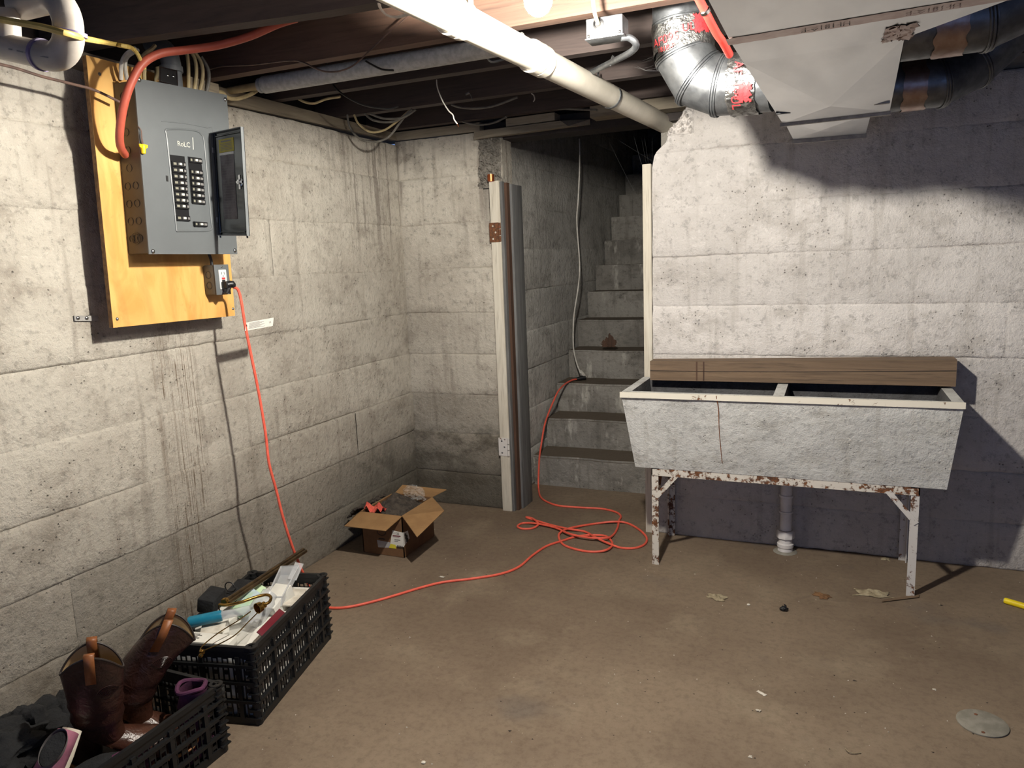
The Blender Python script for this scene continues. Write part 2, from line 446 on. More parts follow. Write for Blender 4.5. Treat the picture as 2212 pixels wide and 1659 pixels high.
def course(parent, m, P, U, N, u0, u1, z0, z1, off, seed, step=.018, key=0.0, gk=1.0):
    """one board-marked lift of poured concrete"""
    P, U, N = V(P), V(U), V(N)
    a0 = u0 if callable(u0) else (lambda z: u0); a1 = u1 if callable(u1) else (lambda z: u1)
    L = max(a1(z0)-a0(z0), a1(z1)-a0(z1)); nu = max(6, int(L/step)); h = z1-z0
    rows = [(0.0, 1), (.004, .35), (.010, 0), (h*.25, 0), (h*.5, 0), (h*.75, 0), (h-.010, 0), (h-.004, .35), (h, 1)]
    vs = []
    for r, (dz, k) in enumerate(rows):
        for i in range(nu+1):
            z = z0+dz; t_ = i/nu; u = a0(z)+(a1(z)-a0(z))*t_
            zs = z0 if r < 4 else z1
            jz = (seam_z(zs, u, key)-zs)*(1 if r < 3 or r > 5 else 0) if 0 < zs < 1.88 or key else 0
            dd = off*(1-k)-k*seam_d(zs, u, key)+nz((u*1.1, z*1.7, seed), 1.6)*.003*(1-k)+nz((u, z*2, seed+9), 8)*.001
            if r in (2, 6): dd += max(0, nz((u*2.3, seed*3.1+r, 1.7), 3.0))*.004
            if i in (0, nu) and abs(t_-.5) > .49: dd -= .003
            vs.append(P+U*u+N*dd+V((0,0,z+jz-P.z)))
    fs = []
    for r in range(len(rows)-1):
        for i in range(nu): fs.append((r*(nu+1)+i, r*(nu+1)+i+1, (r+1)*(nu+1)+i+1, (r+1)*(nu+1)+i))
    mb = MB().add(vs, fs)
    o = mb.build('concrete_course', m, parent, ang=70)
    o['course_dark'] = float(COURSE_DARK[min(8, max(0, int(z0/.215+.3)))])*gk
    return o

# floor
fl = MB().box((-2.4, -2.0, -.12), (3.0, 7.2, 0)).build('floor', 'concrete_floor', smooth=False)
struct(fl, 'worn brown concrete basement floor with stains and crumbs', 'floor')

# left wall
wl = MB().box((-2.36, -2.0, -.1), (XL-.022, YBL+.2, 1.90)).build('wall_left', 'concrete_wall', smooth=False)
struct(wl, 'whitewashed board-marked concrete wall behind the breaker panel', 'wall')
offs = [.002, 0, .004, .001, -.001, .003, 0, .0025, .001]
breaks = {6: [2.42], 3: [0.2], 5: [3.05], 7: [1.1], 2: [2.9], 1: [1.4], 8: [2.0], 4: [.7]}
for k in range(9):
    cuts = [-2.0]+breaks.get(k, [])+[YBL+.012]
    for a, b in zip(cuts[:-1], cuts[1:]):
        z1 = SEAMS[k+1]
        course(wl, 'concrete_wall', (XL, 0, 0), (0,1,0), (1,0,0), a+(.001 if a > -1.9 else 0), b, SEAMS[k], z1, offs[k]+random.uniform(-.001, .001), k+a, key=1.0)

# back wall, left of the stair door
wb = MB().box((XL-.2, YBL+.022, -.1), (-1.50, YBL+.14, 1.90)).build('wall_back_left', 'concrete_wall', smooth=False)
struct(wb, 'board-marked concrete wall between the corner and the stair door', 'wall')
offs2 = [0, .003, -.001, .002, 0, .003, -.001, .002, 0]
for k in range(9):
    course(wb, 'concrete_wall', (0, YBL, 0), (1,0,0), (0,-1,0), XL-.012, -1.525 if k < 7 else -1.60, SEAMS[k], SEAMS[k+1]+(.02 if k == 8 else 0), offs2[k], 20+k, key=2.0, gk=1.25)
# exposed aggregate above the left door post
def pebble(x, z, k):
    d = mnoise.voronoi(V((x*k, z*k, k)))[0]; return max(0, .55-d[0])
def agg(u, v):
    x = -1.612+.118*u; z = 1.655+.255*v
    n = pebble(x, z, 62)*.045+pebble(x, z, 110)*.022+nz((x, z, 0), 24)*.010
    e = min(u, 1-u, v, 1-v)*8
    return V((x+.014*nz((z, 1, 2), 16)+.008*nz((z, 1, 5), 50)-(.012*(1-v) if u < .5 else 0), YBL-.002-n*min(1, e+.1), z))
MB().grid(64, 120, agg).build('broken_concrete', 'concrete_rough', wb, ang=60)

# back wall, right of the stair door, with its broken upper corner
brk = [(-.735, 0), (3.0, 0), (3.0, 1.905), (-.585, 1.905), (-.60, 1.87), (-.655, 1.82), (-.672, 1.775), (-.715, 1.74), (-.735, 1.69)]
wr = MB().prism([(x, YBR+.022, z) for x, z in brk], (0, .188, 0)).build('wall_back_right', 'concrete_pale', smooth=False)
struct(wr, 'pale board-marked concrete wall behind the laundry tub', 'wall')
def left_end(z):
    pts = [(0, -.735), (1.69, -.735), (1.74, -.715), (1.775, -.672), (1.82, -.655), (1.87, -.60), (1.93, -.58)]
    for (za, xa), (zb, xb) in zip(pts[:-1], pts[1:]):
        if za <= z <= zb: return xa+(xb-xa)*(z-za)/(zb-za)+.004*nz((z, 0, 0), 30)
    return -.58
offs3 = [0, .002, .004, -.001, .003, .001, .0015, -.001, .001]
S3 = [0, .19, .40, .62, .852, 1.067, 1.285, 1.50, 1.73, 1.91]
for k in range(9):
    cuts = [left_end]+([.62] if k == 4 else [])+[3.0]
    for a, b in zip(cuts[:-1], cuts[1:]):
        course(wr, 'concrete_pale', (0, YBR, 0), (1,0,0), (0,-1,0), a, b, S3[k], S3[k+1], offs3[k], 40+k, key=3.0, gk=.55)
def agg2(u, v):
    x = -.665+.11*u; z = 1.80+.10*v
    n = pebble(x, z, 62)*.040+pebble(x, z, 110)*.018
    e = min(u, 1-u, v, 1-v)*8
    return V((max(x, left_end(z)-.004), YBR-.004-(.006+n)*min(1, e), z))
MB().grid(60, 52, agg2).build('broken_concrete', 'concrete_pale', wr, ang=60)

# stairwell
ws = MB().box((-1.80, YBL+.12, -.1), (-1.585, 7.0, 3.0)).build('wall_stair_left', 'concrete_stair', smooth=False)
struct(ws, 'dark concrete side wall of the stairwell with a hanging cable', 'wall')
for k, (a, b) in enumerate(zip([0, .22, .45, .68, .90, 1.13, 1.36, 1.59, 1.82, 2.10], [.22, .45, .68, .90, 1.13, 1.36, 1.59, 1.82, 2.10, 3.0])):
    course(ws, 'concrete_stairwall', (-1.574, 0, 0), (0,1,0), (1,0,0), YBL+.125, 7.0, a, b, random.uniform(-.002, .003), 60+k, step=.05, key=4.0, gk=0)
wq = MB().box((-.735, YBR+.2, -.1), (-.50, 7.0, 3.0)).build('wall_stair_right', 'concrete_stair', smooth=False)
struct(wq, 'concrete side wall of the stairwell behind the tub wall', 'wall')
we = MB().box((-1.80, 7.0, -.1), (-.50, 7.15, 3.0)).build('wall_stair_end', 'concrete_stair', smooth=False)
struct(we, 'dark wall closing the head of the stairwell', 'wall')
wc = MB().add([(-1.8, 3.62, 2.17), (-.5, 3.62, 2.17), (-.5, 7.1, 3.0), (-1.8, 7.1, 3.0), (-1.8, 3.62, 2.22), (-.5, 3.62, 2.22), (-.5, 7.1, 3.05), (-1.8, 7.1, 3.05)],
   [(3,2,1,0),(4,5,6,7),(0,1,5,4),(1,2,6,5),(2,3,7,6),(3,0,4,7)]).build('ceiling_stair', 'subfloor_wood', smooth=False)
struct(wc, 'dark sloped wooden soffit over the stairs', 'ceiling')

# stairs
stx = thing('concrete_stairs', (-1.15, 3.89, 0), 'grey concrete stairs climbing behind the narrow door opening', 'stairs')
for k in range(12):
    y0 = 3.89+.2215*k; z1 = .178*(k+1)
    def top(u, v): pass
    bm = bmesh.new(); bmesh.ops.create_cube(bm, size=1)
    x0, x1 = -1.563+.006*(k % 2), -.742
    for q in bm.verts: q.co = V(((x0+x1)/2+q.co.x*(x1-x0), y0+.2+q.co.y*.4, z1-.09-.012+(q.co.z)*.196 if k else z1/2+q.co.z*z1))
    ed = [e for e in bm.edges if all(q.co.z > z1-.05 for q in e.verts)]
    bmesh.ops.subdivide_edges(bm, edges=[e for e in bm.edges if abs(e.verts[0].co.x-e.verts[1].co.x) > .3], cuts=24)
    for q in bm.verts:
        if q.co.y < y0+.1:
            top_ = q.co.z > z1-.03
            q.co.y += nz((q.co.x, k*3.1, q.co.z), 4)*.008-(.012 if top_ else 0)
            if top_: q.co.z += nz((q.co.x, k*1.7, 2), 5)*.004
    bmesh.ops.bevel(bm, geom=[e for e in bm.edges if all(q.co.y < y0+.05 and q.co.z > z1-.03 for q in e.verts)], offset=.010, segments=2, affect='EDGES')
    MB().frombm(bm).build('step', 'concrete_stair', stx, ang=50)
hole = MB().grid(30, 10, lambda u, v: V((-1.33+.085*u+.03*nz((u*3, v*3, 0), 2), 4.5345-.001*abs(nz((u, v, 1), 9)), .735+.075*v*(.45+.4*math.sin(math.pi*u)+.5*nz((u*5, 2, 2), 1.7))))).build('spalled_patch', 'brown_strip', stx)

wrt = MB().box((3.0, -2.0, -.1), (3.15, 3.55, 2.2)).build('wall_right', 'concrete_pale', smooth=False)  # unseen wall, added to keep blue world light off the round ducts
struct(wrt, 'unseen concrete side wall far to the right, added to block blue world light', 'wall')
# ceiling: subfloor boards and joists
ce = MB().box((-2.4, -2.0, 2.195), (3.0, 3.66, 2.22)).build('ceiling', 'subfloor_wood', smooth=False)
struct(ce, 'dark open timber ceiling of joists and floorboards', 'ceiling')
pm = None
for i in range(38):
    x = -2.38+i*.141
    mb = MB().box((x, -2.0, 2.172), (x+.137, 3.66, 2.194), 0)
    mb.build('subfloor_board', 'subfloor_wood', ce, smooth=False)
def joist(pts, th, z0, z1, m):
    """a joist along x following the back edge points (x, y)"""
    mb = MB(); vs = []
    for x, y in pts: vs += [(x, y-th, z0), (x, y, z0), (x, y, z1), (x, y-th, z1)]
    fs = [(3,2,1,0), tuple(4*(len(pts)-1)+k for k in range(4))]
    for i in range(len(pts)-1):
        for k in range(4): fs.append((4*i+k, 4*i+(k+1) % 4, 4*i+4+(k+1) % 4, 4*i+4+k))
    return mb.add(vs, fs).build('floor_joist', m, ce, ang=20)
for y in (-1.3, -.9, -.5, -.08, .33, .74, 1.13): joist([(-2.2, y), (3, y)], .045, 1.97, 2.172, 'joist_wood')
joist([(-2.2, 1.675), (-1.93, 1.70), (-1.27, 1.795), (-.8, 1.83), (3, 1.80)], .05, 1.965, 2.172, 'joist_wood')
joist([(-2.2, 2.17), (-.5, 2.185), (3, 2.19)], .045, 1.97, 2.172, 'joist_orange')
joist([(-2.2, 2.56), (3, 2.575)], .045, 1.97, 2.172, 'joist_wood')
joist([(-2.2, 2.98), (3, 2.99)], .045, 1.97, 2.172, 'joist_wood')
joist([(-2.2, 3.39), (3, 3.385)], .045, 1.97, 2.172, 'joist_wood')

# rim boards closing the ceiling over the walls
rb = MB().box((-2.27, -2.0, 1.97), (-2.225, 3.66, 2.194)).build('trim_8', 'subfloor_wood', smooth=False)
struct(rb, 'dark rim board between the joist ends over the left wall', 'rim board')
rb = MB().box((-2.22, 3.625, 1.97), (3.0, 3.66, 2.171)).build('trim_9', 'subfloor_wood', smooth=False)
struct(rb, 'dark rim board behind the last joist over the back wall', 'rim board')
# sill plates
sl = MB().add([(XL-.22, 2.16, 1.93), (XL+.012, 2.16, 1.905), (XL+.012, YBL+.1, 1.93), (XL-.22, YBL+.1, 1.935), (XL-.22, 2.16, 1.968), (XL-.004, 2.16, 1.966), (XL-.004, YBL+.1, 1.968), (XL-.22, YBL+.1, 1.968)],
   [(3,2,1,0),(4,5,6,7),(0,1,5,4),(1,2,6,5),(2,3,7,6),(3,0,4,7)]).build('trim_1', 'sill_wood', smooth=False)
struct(sl, 'rough pale sill board on top of the left concrete wall', 'sill plate')
sl2 = MB().box((XL-.22, -2.0, 1.905), (XL-.02, 2.14, 1.967)).build('trim_2', 'sill_wood', smooth=False)
struct(sl2, 'shadowed sill board above the wall behind the panel', 'sill plate')
sl3 = MB().box((XL-.0, YBL-.008, 1.928), (-1.60, YBL+.15, 1.969)).build('trim_3', 'sill_wood_x', smooth=False)
struct(sl3, 'rough pale sill board above the wall corner left of the stairs', 'sill plate')
sl4 = thing('trim_4', (-1.3, 3.5, 1.9), 'split timber lintel boards over the stair door', 'lintel', kind='structure')
MB().hexa([(-1.62, 3.39, 1.885), (-1.13, 3.375, 1.895), (-1.05, 3.46, 1.905), (-1.62, 3.46, 1.892)], [(-1.62, 3.40, 1.925), (-1.17, 3.385, 1.925), (-1.05, 3.46, 1.93), (-1.62, 3.46, 1.925)]).build('lintel_board', 'sill_wood_x', sl4, smooth=False)
MB().hexa([(-1.45, 3.40, 1.929), (-1.20, 3.39, 1.931), (-1.20, 3.47, 1.931), (-1.45, 3.47, 1.929)], [(-1.45, 3.40, 1.966), (-1.20, 3.39, 1.966), (-1.20, 3.47, 1.966), (-1.45, 3.47, 1.966)]).build('lintel_board', 'sill_wood_x', sl4, smooth=False)
MB().box((-1.62, 3.47, 1.885), (-.60, 3.61, 1.967)).build('lintel_board', 'subfloor_wood', sl4, smooth=False)
sl5 = MB().box((-1.02, 3.36, 1.918), (3.0, 3.46, 1.967)).build('trim_5', 'sill_wood_x', smooth=False)
struct(sl5, 'pale sill board on the wall behind the round duct', 'sill plate')

# left door post with hinge leaves, right jamb board
tl = thing('trim_6', (-1.5, 3.42, 0), 'white painted left door post of the stair opening with hinge leaves', 'door post', kind='structure')
MB().box((-1.556, 3.405, 0), (-1.503, 3.445, 1.685), .003).build('post', 'paint_wood', tl)
MB().box((-1.502, 3.41, 0), (-1.488, 3.445, 1.68), .002).build('stop_strip', 'grey_wood', tl)
MB().box((-1.5, 3.435, 0), (-1.474, 3.47, 1.675)).build('gap_strip', 'brown_strip', tl)
MB().box((-1.5, 3.468, 0), (-1.462, 3.60, 1.67), .002).build('jamb_board', 'grey_wood', tl)
for z0, m_, l in ((1.39, 'rust', 'rusty steel hinge leaf'), (.30, 'rusty_light', 'painted steel hinge leaf')):
    hb = MB().box((-1.562, 3.402, z0), (-1.512, 3.405, z0+.095)); h = hb.build('hinge', m_, tl); h['label'] = l
    kn = MB()
    for q in range(3): kn.cyl((-1.505, 3.400, z0+.002+q*.032), (-1.505, 3.400, z0+.029+q*.032), .006, 10)
    kn.build('hinge_knuckle', m_, h)
    sb = MB()
    for q in range(3): sb.lathe((-1.543+.014*(q % 2), 3.4018, z0+.016+q*.031), (0,-1,0), [(.005, 0), (.004, .0015), (.001, .002)], 8)
    sb.build('hinge_screw', 'chip_white' if m_ == 'rust' else 'steel_dull', h)
MB().cyl((-1.540, 3.398, 1.682), (-1.540, 3.398, 1.715), .017, 18).build('copper_cap', 'copper', tl)
tr = thing('trim_7', (-.75, 3.33, 0), 'white painted right jamb board of the stair opening beside the tub', 'door jamb', kind='structure')
MB().box((-.775, 3.318, .0), (-.737, 3.36, 1.69), .003).build('jamb_board', 'paint_wood', tr)
MB().box((-.765, 3.36, .0), (-.737, 3.53, 1.66), .003).build('jamb_liner', 'grey_wood', tr)
# ------------------------------------------------------------------ laundry tub on its stand
tub = thing('laundry_tub', (-.17, 3.1, .42), 'grey concrete double laundry tub standing on a rusty steel frame', 'laundry tub')
ot = [(-.774, 2.897, .75), (.437, 2.912, .75), (.437, 3.305, .75), (-.774, 3.305, .75)]
obt = [(-.731, 2.955, .424), (.404, 2.955, .424), (.404, 3.295, .424), (-.731, 3.295, .424)]
def lerp(a, b, t_): return V(a)+(V(b)-V(a))*t_
def tub_side(a, b, c, d, nu, nv, n):
    a, b, c, d = map(V, (a, b, c, d)); n = V(n)
    def fn(u, v):
        p = lerp(lerp(a, b, u), lerp(d, c, u), v); e = min(1, min(u, 1-u)*14, min(v, 1-v)*8)
        return p+n*(nz(p, 5)*.006+nz(p, 17)*.0025)*e
    return nu, nv, fn
tb = MB()
tb.grid(*tub_side(obt[0], obt[1], ot[1], ot[0], 60, 18, (0,-1,0)))
tb.grid(*tub_side(obt[1], obt[2], ot[2], ot[1], 20, 18, (1,0,0)))
tb.grid(*tub_side(obt[2], obt[3], ot[3], ot[2], 10, 4, (0,1,0)))
tb.grid(*tub_side(obt[3], obt[0], ot[0], ot[3], 20, 18, (-1,0,0)))
tb.add(obt, [(3,2,1,0)])
B = [(-.738, -.190), (-.150, .400)]
yf, yb_ = 2.936, 3.268
# rim as strips round the two basins
def quad(mb, x0, y0, x1, y1, z): mb.add([(x0,y0,z),(x1,y0,z),(x1,y1,z),(x0,y1,z)], [(0,1,2,3)])
tb.add([ot[0], ot[1], (.437, yf, .75), (-.774, yf, .75)], [(0,1,2,3)])
quad(tb, -.774, yb_, .437, 3.305, .75); quad(tb, -.774, yf, B[0][0], yb_, .75); quad(tb, B[0][1], yf, B[1][0], yb_, .75); quad(tb, B[1][1], yf, .437, yb_, .75)
for x0, x1 in B:
    t4 = [(x0,yf,.75),(x1,yf,.75),(x1,yb_,.75),(x0,yb_,.75)]
    b4 = [(x0+.035,yf+.075,.475),(x1-.035,yf+.075,.475),(x1-.035,yb_-.02,.475),(x0+.035,yb_-.02,.475)]
    MB().add(t4+b4, [(0,1,5,4),(1,2,6,5),(2,3,7,6),(3,0,4,7),(4,5,6,7)]).build('basin', 'concrete_basin_shade', tub, smooth=False)['label'] = 'inside of one basin, coloured dark for the shade under the plank'
tb.build('tub_body', 'concrete_tub', tub, ang=50)
rim = MB()
rim.bar((-.776, 2.894, .741), (.439, 2.909, .741), .008, .022)
rm = rim.build('rim_edge', 'rim_paint', tub); rm['label'] = 'flaking white painted front edge'
for x0, x1 in B:
    MB().lathe(((x0+x1)/2, 3.14, .4755), (0,0,1), [(.028, 0), (.028, .003), (.02, .004), (.018, .001)], 18).build('strainer', 'steel_dull', tub)
st_ = MB()
pts = [(1547, 855), (1552, 885), (1553, 920), (1556, 960), (1560, 1000)]
st_.tube([at(px, py, y=2.893+.05*(i/4)) for i, (px, py) in enumerate(pts)], [.0016, .0016, .0012, .0014, .001], 5, smooth=4)
so = st_.build('rust_run', 'boot_strap', tub); so['label'] = 'orange brown rust run down the front'

stand = thing('tub_stand', (-.17, 3.1, 0), 'rust speckled white angle iron stand under the laundry tub', 'stand')
def angle_bar(p, q, a, b, w=.028, t_=.004):
    """L section: plates along directions a and b"""
    p, q, a, b = V(p), V(q), V(a), V(b)
    mb = MB()
    mb.hexa([p, p+a*w, p+a*w+b*t_, p+b*t_], [q, q+a*w, q+a*w+b*t_, q+b*t_])
    mb.hexa([p+b*t_, p+a*t_+b*t_, p+a*t_+b*w, p+b*w], [q+b*t_, q+a*t_+b*t_, q+a*t_+b*w, q+b*w])
    return mb
X0, X1 = -.664, .320
angle_bar((X0, 2.957, .424), (X1, 2.957, .424), (0,0,-1), (0,1,0), .032).build('rail', 'rusty_paint', stand)
angle_bar((X0, 3.318, .424), (X1, 3.318, .424), (0,0,-1), (0,-1,0), .032).build('rail', 'rusty_light', stand)
for x, s, m_ in ((X0, 1, 'rusty_paint'), (X1, -1, 'rusty_light')):
    angle_bar((x, 2.957, .424), (x, 3.318, .424), (0,0,-1), (s,0,0), .03).build('rail', m_, stand)
    angle_bar((x, 2.960, 0), (x, 2.960, .40), (s,0,0), (0,1,0)).build('leg', m_, stand)
    angle_bar((x, 3.316, 0), (x, 3.316, .40), (s,0,0), (0,-1,0)).build('leg', m_, stand)
    MB().bar((x+s*.006, 2.9585, .285), (x+s*.105, 2.9585, .402), .020, .004, up=(0,-1,0)).build('brace', m_, stand)
MB().bar((X0+.01, 2.97, .20), (X0+.01, 3.10, .40), .004, .018, up=(1,0,0)).build('brace', 'rusty_paint', stand)

wbd = MB()
a = [(-.722, 3.205, .752), (.446, 3.195, .760), (.446, 3.292, .760), (-.722, 3.285, .752)]
b = [(-.722, 3.205, .836), (.446, 3.195, .862), (.446, 3.292, .862), (-.722, 3.285, .836)]
wbd.hexa(a, b)
ow = wbd.build('wooden_plank', 'old_board', smooth=False)
tag(ow, 'weathered brown timber lying along the back rim of the laundry tub', 'plank')
for px in (1505, 1520):
    xx = at(px, 800, y=3.203).x; MB().box((xx-.003, 3.2018, .756), (xx+.003, 3.2035, .838)).build('stain_mark', 'brown_strip', ow, smooth=False)
mk = MB(); mk.tube([V((-.721, 3.2043, .794)), V((-.4, 3.2018, .797)), V((-.1, 3.1995, .803)), V((.2, 3.1968, .812)), V((.445, 3.1947, .820))], .0012, 5); mk.build('long_crack', 'ink_black', ow)

dr = thing('drain_pipe', (-.143, 3.28, 0), 'whitish drain pipe with couplings dropping from the tub to the floor', 'pipe')
c = V((-.150, 3.27, 0))
MB().cyl(c+V((0,0,.10)), c+V((0,0,.43)), .024, 20).build('riser', 'pvc_drain', dr)
for z, r, h in ((.245, .029, .014), (.175, .029, .012)):
    MB().lathe(c+V((0,0,z)), (0,0,1), [(r-.004, 0), (r, .003), (r, h-.003), (r-.004, h)], 20).build('collar', 'pvc_drain', dr)
MB().lathe(c+V((0,0,.062)), (0,0,1), [(.034, 0), (.038, .004), (.038, .030), (.034, .036)], 8).build('coupling_nut', 'pvc_drain', dr)
MB().lathe(c+V((0,0,.002)), (0,0,1), [(.032, 0), (.030, .018), (.034, .022), (.034, .036), (.028, .04), (.028, .062)], 20).build('floor_socket', 'pvc_drain', dr)
MB().lathe(c+V((0,0,.0005)), (0,0,1), [(.05, 0), (.046, .004), (.032, .006)], 20).build('flange', 'cover_grey', dr)

# ------------------------------------------------------------------ sheet metal duct
ZB = 1.69
duct = thing('duct_trunk', (0, 2.2, ZB), 'rectangular galvanised trunk duct under the joists with tape seam', 'duct')
TOP = 1.945
def section(pl0, pr0, pl1, pr1, z0, name, crease=None, m='galv_flat', ends=(0, 0)):
    """trunk length from y-edge 0 to y-edge 1; pl, pr = left, right (x, y)"""
    mb = MB()
    b = [V((*pl0, z0)), V((*pr0, z0)), V((*pr1, z0)), V((*pl1, z0))]
    t_ = [V((p.x, p.y, TOP)) for p in b]
    if crease is None: mb.add(b, [(3,2,1,0)])
    else: mb.add(b+[V(crease)], [(1,0,4),(2,1,4),(3,2,4),(0,3,4)])
    mb.add([b[0], b[3], t_[3], t_[0]], [(0,1,2,3)]); mb.add([b[1], b[2], t_[2], t_[1]], [(3,2,1,0)]); mb.add(t_, [(0,1,2,3)])
    if ends[0]: mb.add([b[0], b[1], t_[1], t_[0]], [(3,2,1,0)])
    if ends[1]: mb.add([b[3], b[2], t_[2], t_[3]], [(0,1,2,3)])
    o = mb.build(name, m, duct, smooth=False)
    return o
section((-.20, .35), (.62, .33), (-.19, 1.565), (.27, 1.54), ZB, 'wide_section', (.05, 1.15, ZB-.008), ends=(1, 0))
MB().add([(-.19, 1.566, ZB), (.27, 1.541, ZB), (.118, 1.715, ZB), (-.184, 1.74, ZB), (-.19, 1.566, TOP), (.27, 1.541, TOP), (.118, 1.715, TOP), (-.184, 1.74, TOP)],
   [(3,2,1,0), (4,5,6,7), (1,2,6,5), (3,0,4,7)]).build('taper_section', 'galv_flat', duct, smooth=False)
section((-.184, 1.74), (.118, 1.715), (-.155, 2.60), (.147, 2.58), ZB, 'main_section', (-.015, 2.25, ZB-.022))
section((-.150, 2.60), (.098, 2.60), (-.142, 3.02), (.100, 3.05), ZB+.004, 'end_section', (-.05, 2.8, ZB-.006), ends=(1, 1))
seam = MB(); seam.bar((-.162, 2.602, ZB-.004), (.150, 2.585, ZB-.004), .016, .010); seam.build('drive_cleat', 'seam_grey', duct)
hem = MB(); hem.bar((-.145, 3.022, ZB-.002), (.102, 3.052, ZB-.002), .010, .016); hem.build('end_hem', 'seam_grey', duct)
tp = MB().grid(60, 4, lambda u, v: V((-.196+.47*u, 1.552-.028*u+.046*(v-.5)+.002*nz((u*9, v, 0), 3), ZB-.0015-.0012*abs(nz((u*14, v*2, 1), 3))))).build('tape_strip', 'tape_brown', duct)
tp['label'] = 'reddish brown foil tape with dark lettering across the seam'
letters('UL181A-P', .020, (.02, 1.535, ZB-.0035), (-1, .06, 0), (0, 1, 0), 'ink_black', duct, lift=0)
letters('UL181A-P', .020, (.19, 1.526, ZB-.0035), (-1, .06, 0), (0, 1, 0), 'maroon', duct, lift=0)
tear = MB().grid(22, 12, lambda u, v: V((.080+.050*u+.012*nz((u, v, 4), 6), 1.61+.11*v+.014*nz((u, v, 0), 5), ZB-.001-.006*abs(nz((u*5, v*5, 1), 3))))).build('tape_patch', 'tape_brown', duct)
for px, py in ((1692, 243), (1905, 222)):
    p = at(px, py, z=ZB-.003); MB().box((p.x-.02, p.y-.006, p.z-.004), (p.x+.02, p.y+.006, p.z+.004), .001).build('cleat_tab', 'seam_grey' if px > 1800 else 'black_plastic', duct)
es = MB().grid(40, 6, lambda u, v: V((-.168+.012*v+.03*nz((u, v, 0), 0.1), 0, 0))+V((.0, 1.6+1.0*u, 0)))

def ring_bead(mb, p, ax, r, w=.006, h=.005, seg=32):
    p, ax = V(p), V(ax).normalized()
    return mb.tube2([p-ax*w, p-ax*w*.5, p, p+ax*w*.5, p+ax*w], [r, r+h, r+h*.5, r+h, r], ax, seg, False)
def gore_pipe(root, P, r, names, m='galv', bead=True):
    """round duct of straight gores mitred at the points P"""
    P = [V(p) for p in P]; n = len(P)
    nor = []
    for i in range(n):
        d0 = (P[i]-P[i-1]).normalized() if i else (P[1]-P[0]).normalized(); d1 = (P[i+1]-P[i]).normalized() if i < n-1 else d0
        nor.append((d0+d1).normalized())
    seg = 36; rings = []
    a = V((0,1,0)); N = (a-nor[0]*a.dot(nor[0])).normalized(); d = (P[1]-P[0]).normalized(); Bv = d.cross(N)
    rings.append([P[0]+(N*math.cos(2*math.pi*k/seg)+Bv*math.sin(2*math.pi*k/seg))*r for k in range(seg)])
    for i in range(1, n):
        d = (P[i]-P[i-1]).normalized(); rr = []
        for q in rings[-1]:
            t_ = (P[i]-q).dot(nor[i])/d.dot(nor[i]); rr.append(q+d*t_)
        rings.append(rr)
    for i in range(n-1):
        mb = MB(); mb.add(rings[i]+rings[i+1], [(k, (k+1) % seg, seg+(k+1) % seg, seg+k) for k in range(seg)])
        o = mb.build('gore', m, root, ang=60)
        if bead and i:
            be = MB()
            for off in (-.007, 0, .007):
                be.tube([rings[i][k % seg]+(rings[i][k % seg]-P[i]).normalized()*.001+nor[i]*off for k in range(seg+1)], .0026 if off else .0036, 6, caps=False)
            be.build('seam_bead', m, root)
    return rings
def tape_band(root, p, q, r, m='foil_tape', rag=.004, name='foil_tape', seed=0):
    p, q = V(p), V(q); d = (q-p); ax = d.normalized(); a = V((0,1,0)); N = (a-ax*a.dot(ax)).normalized(); Bv = ax.cross(N)
    def fn(u, v):
        an = 2*math.pi*u; rad = r+.002+abs(nz((math.cos(an)*3+seed, math.sin(an)*3, v*4), 2.2))*rag
        vv = v+(.12*nz((math.cos(an)*2, math.sin(an)*2, seed), 2) if v in (0.0, 1.0) else 0)
        return p+d*vv+(N*math.cos(an)+Bv*math.sin(an))*rad
    return MB().grid(72, 12, fn, closeu=True).build(name, m, root, ang=30)
def cyl_letters(root, txt, size, p, ax, r, th0, m='red_print', flip=False):
    """print wrapped round a duct: text runs round the girth, letters' up along the axis"""
    cu = bpy.data.curves.new('t', 'FONT'); cu.body = txt; cu.size = size; cu.resolution_u = 2
    ob = bpy.data.objects.new('t', cu); COL.objects.link(ob)
    me = bpy.data.meshes.new_from_object(ob.evaluated_get(bpy.context.evaluated_depsgraph_get())); bpy.data.objects.remove(ob)
    p, ax = V(p), V(ax).normalized(); a = V((0,-1,0)); N = (a-ax*a.dot(ax)).normalized(); Bv = ax.cross(N)
    mb = MB()
    vs = []
    for q in me.vertices:
        an = th0+q.co.x/r*(-1 if flip else 1); vs.append(p+ax*q.co.y*(-1 if flip else 1)+(N*math.cos(an)+Bv*math.sin(an))*(r+.0062))
    mb.add(vs, [tuple(f.vertices) for f in me.polygons]); bpy.data.meshes.remove(me)
    return mb.build('tape_print', m, root, smooth=False)

# left branch: rises between the joists
el = thing('round_duct', at(1530, 185, y=2.38), 'shiny galvanised elbow duct with red printed foil tape left of the trunk', 'duct', 'round branch ducts')
RD = .084
EP = [at(1466, -40, y=2.38), at(1472, 52, y=2.38), at(1478, 118, y=2.38), at(1508, 170, y=2.38), at(1556, 186, y=2.38), at(1690, 172, y=2.36)]
EP[0].z = 2.165; EP[5].x = -.168
gore_pipe(el, EP, RD, None)
tape_band(el, EP[1].lerp(EP[2], .05), EP[1].lerp(EP[2], .95), RD+.003, seed=3)
tape_band(el, EP[4].lerp(EP[5], .25), EP[4].lerp(EP[5], .78), RD+.001, rag=.007, seed=8)
ax_ = (EP[1]-EP[2])
cyl_letters(el, 'AF095', .034, EP[2].lerp(EP[1], .25), ax_, RD+.004, -.95)
cyl_letters(el, 'UL', .03, EP[2].lerp(EP[1], .45), ax_, RD+.004, .15)
cyl_letters(el, '181B', .026, EP[2].lerp(EP[1], .5), ax_, RD+.004, .62)
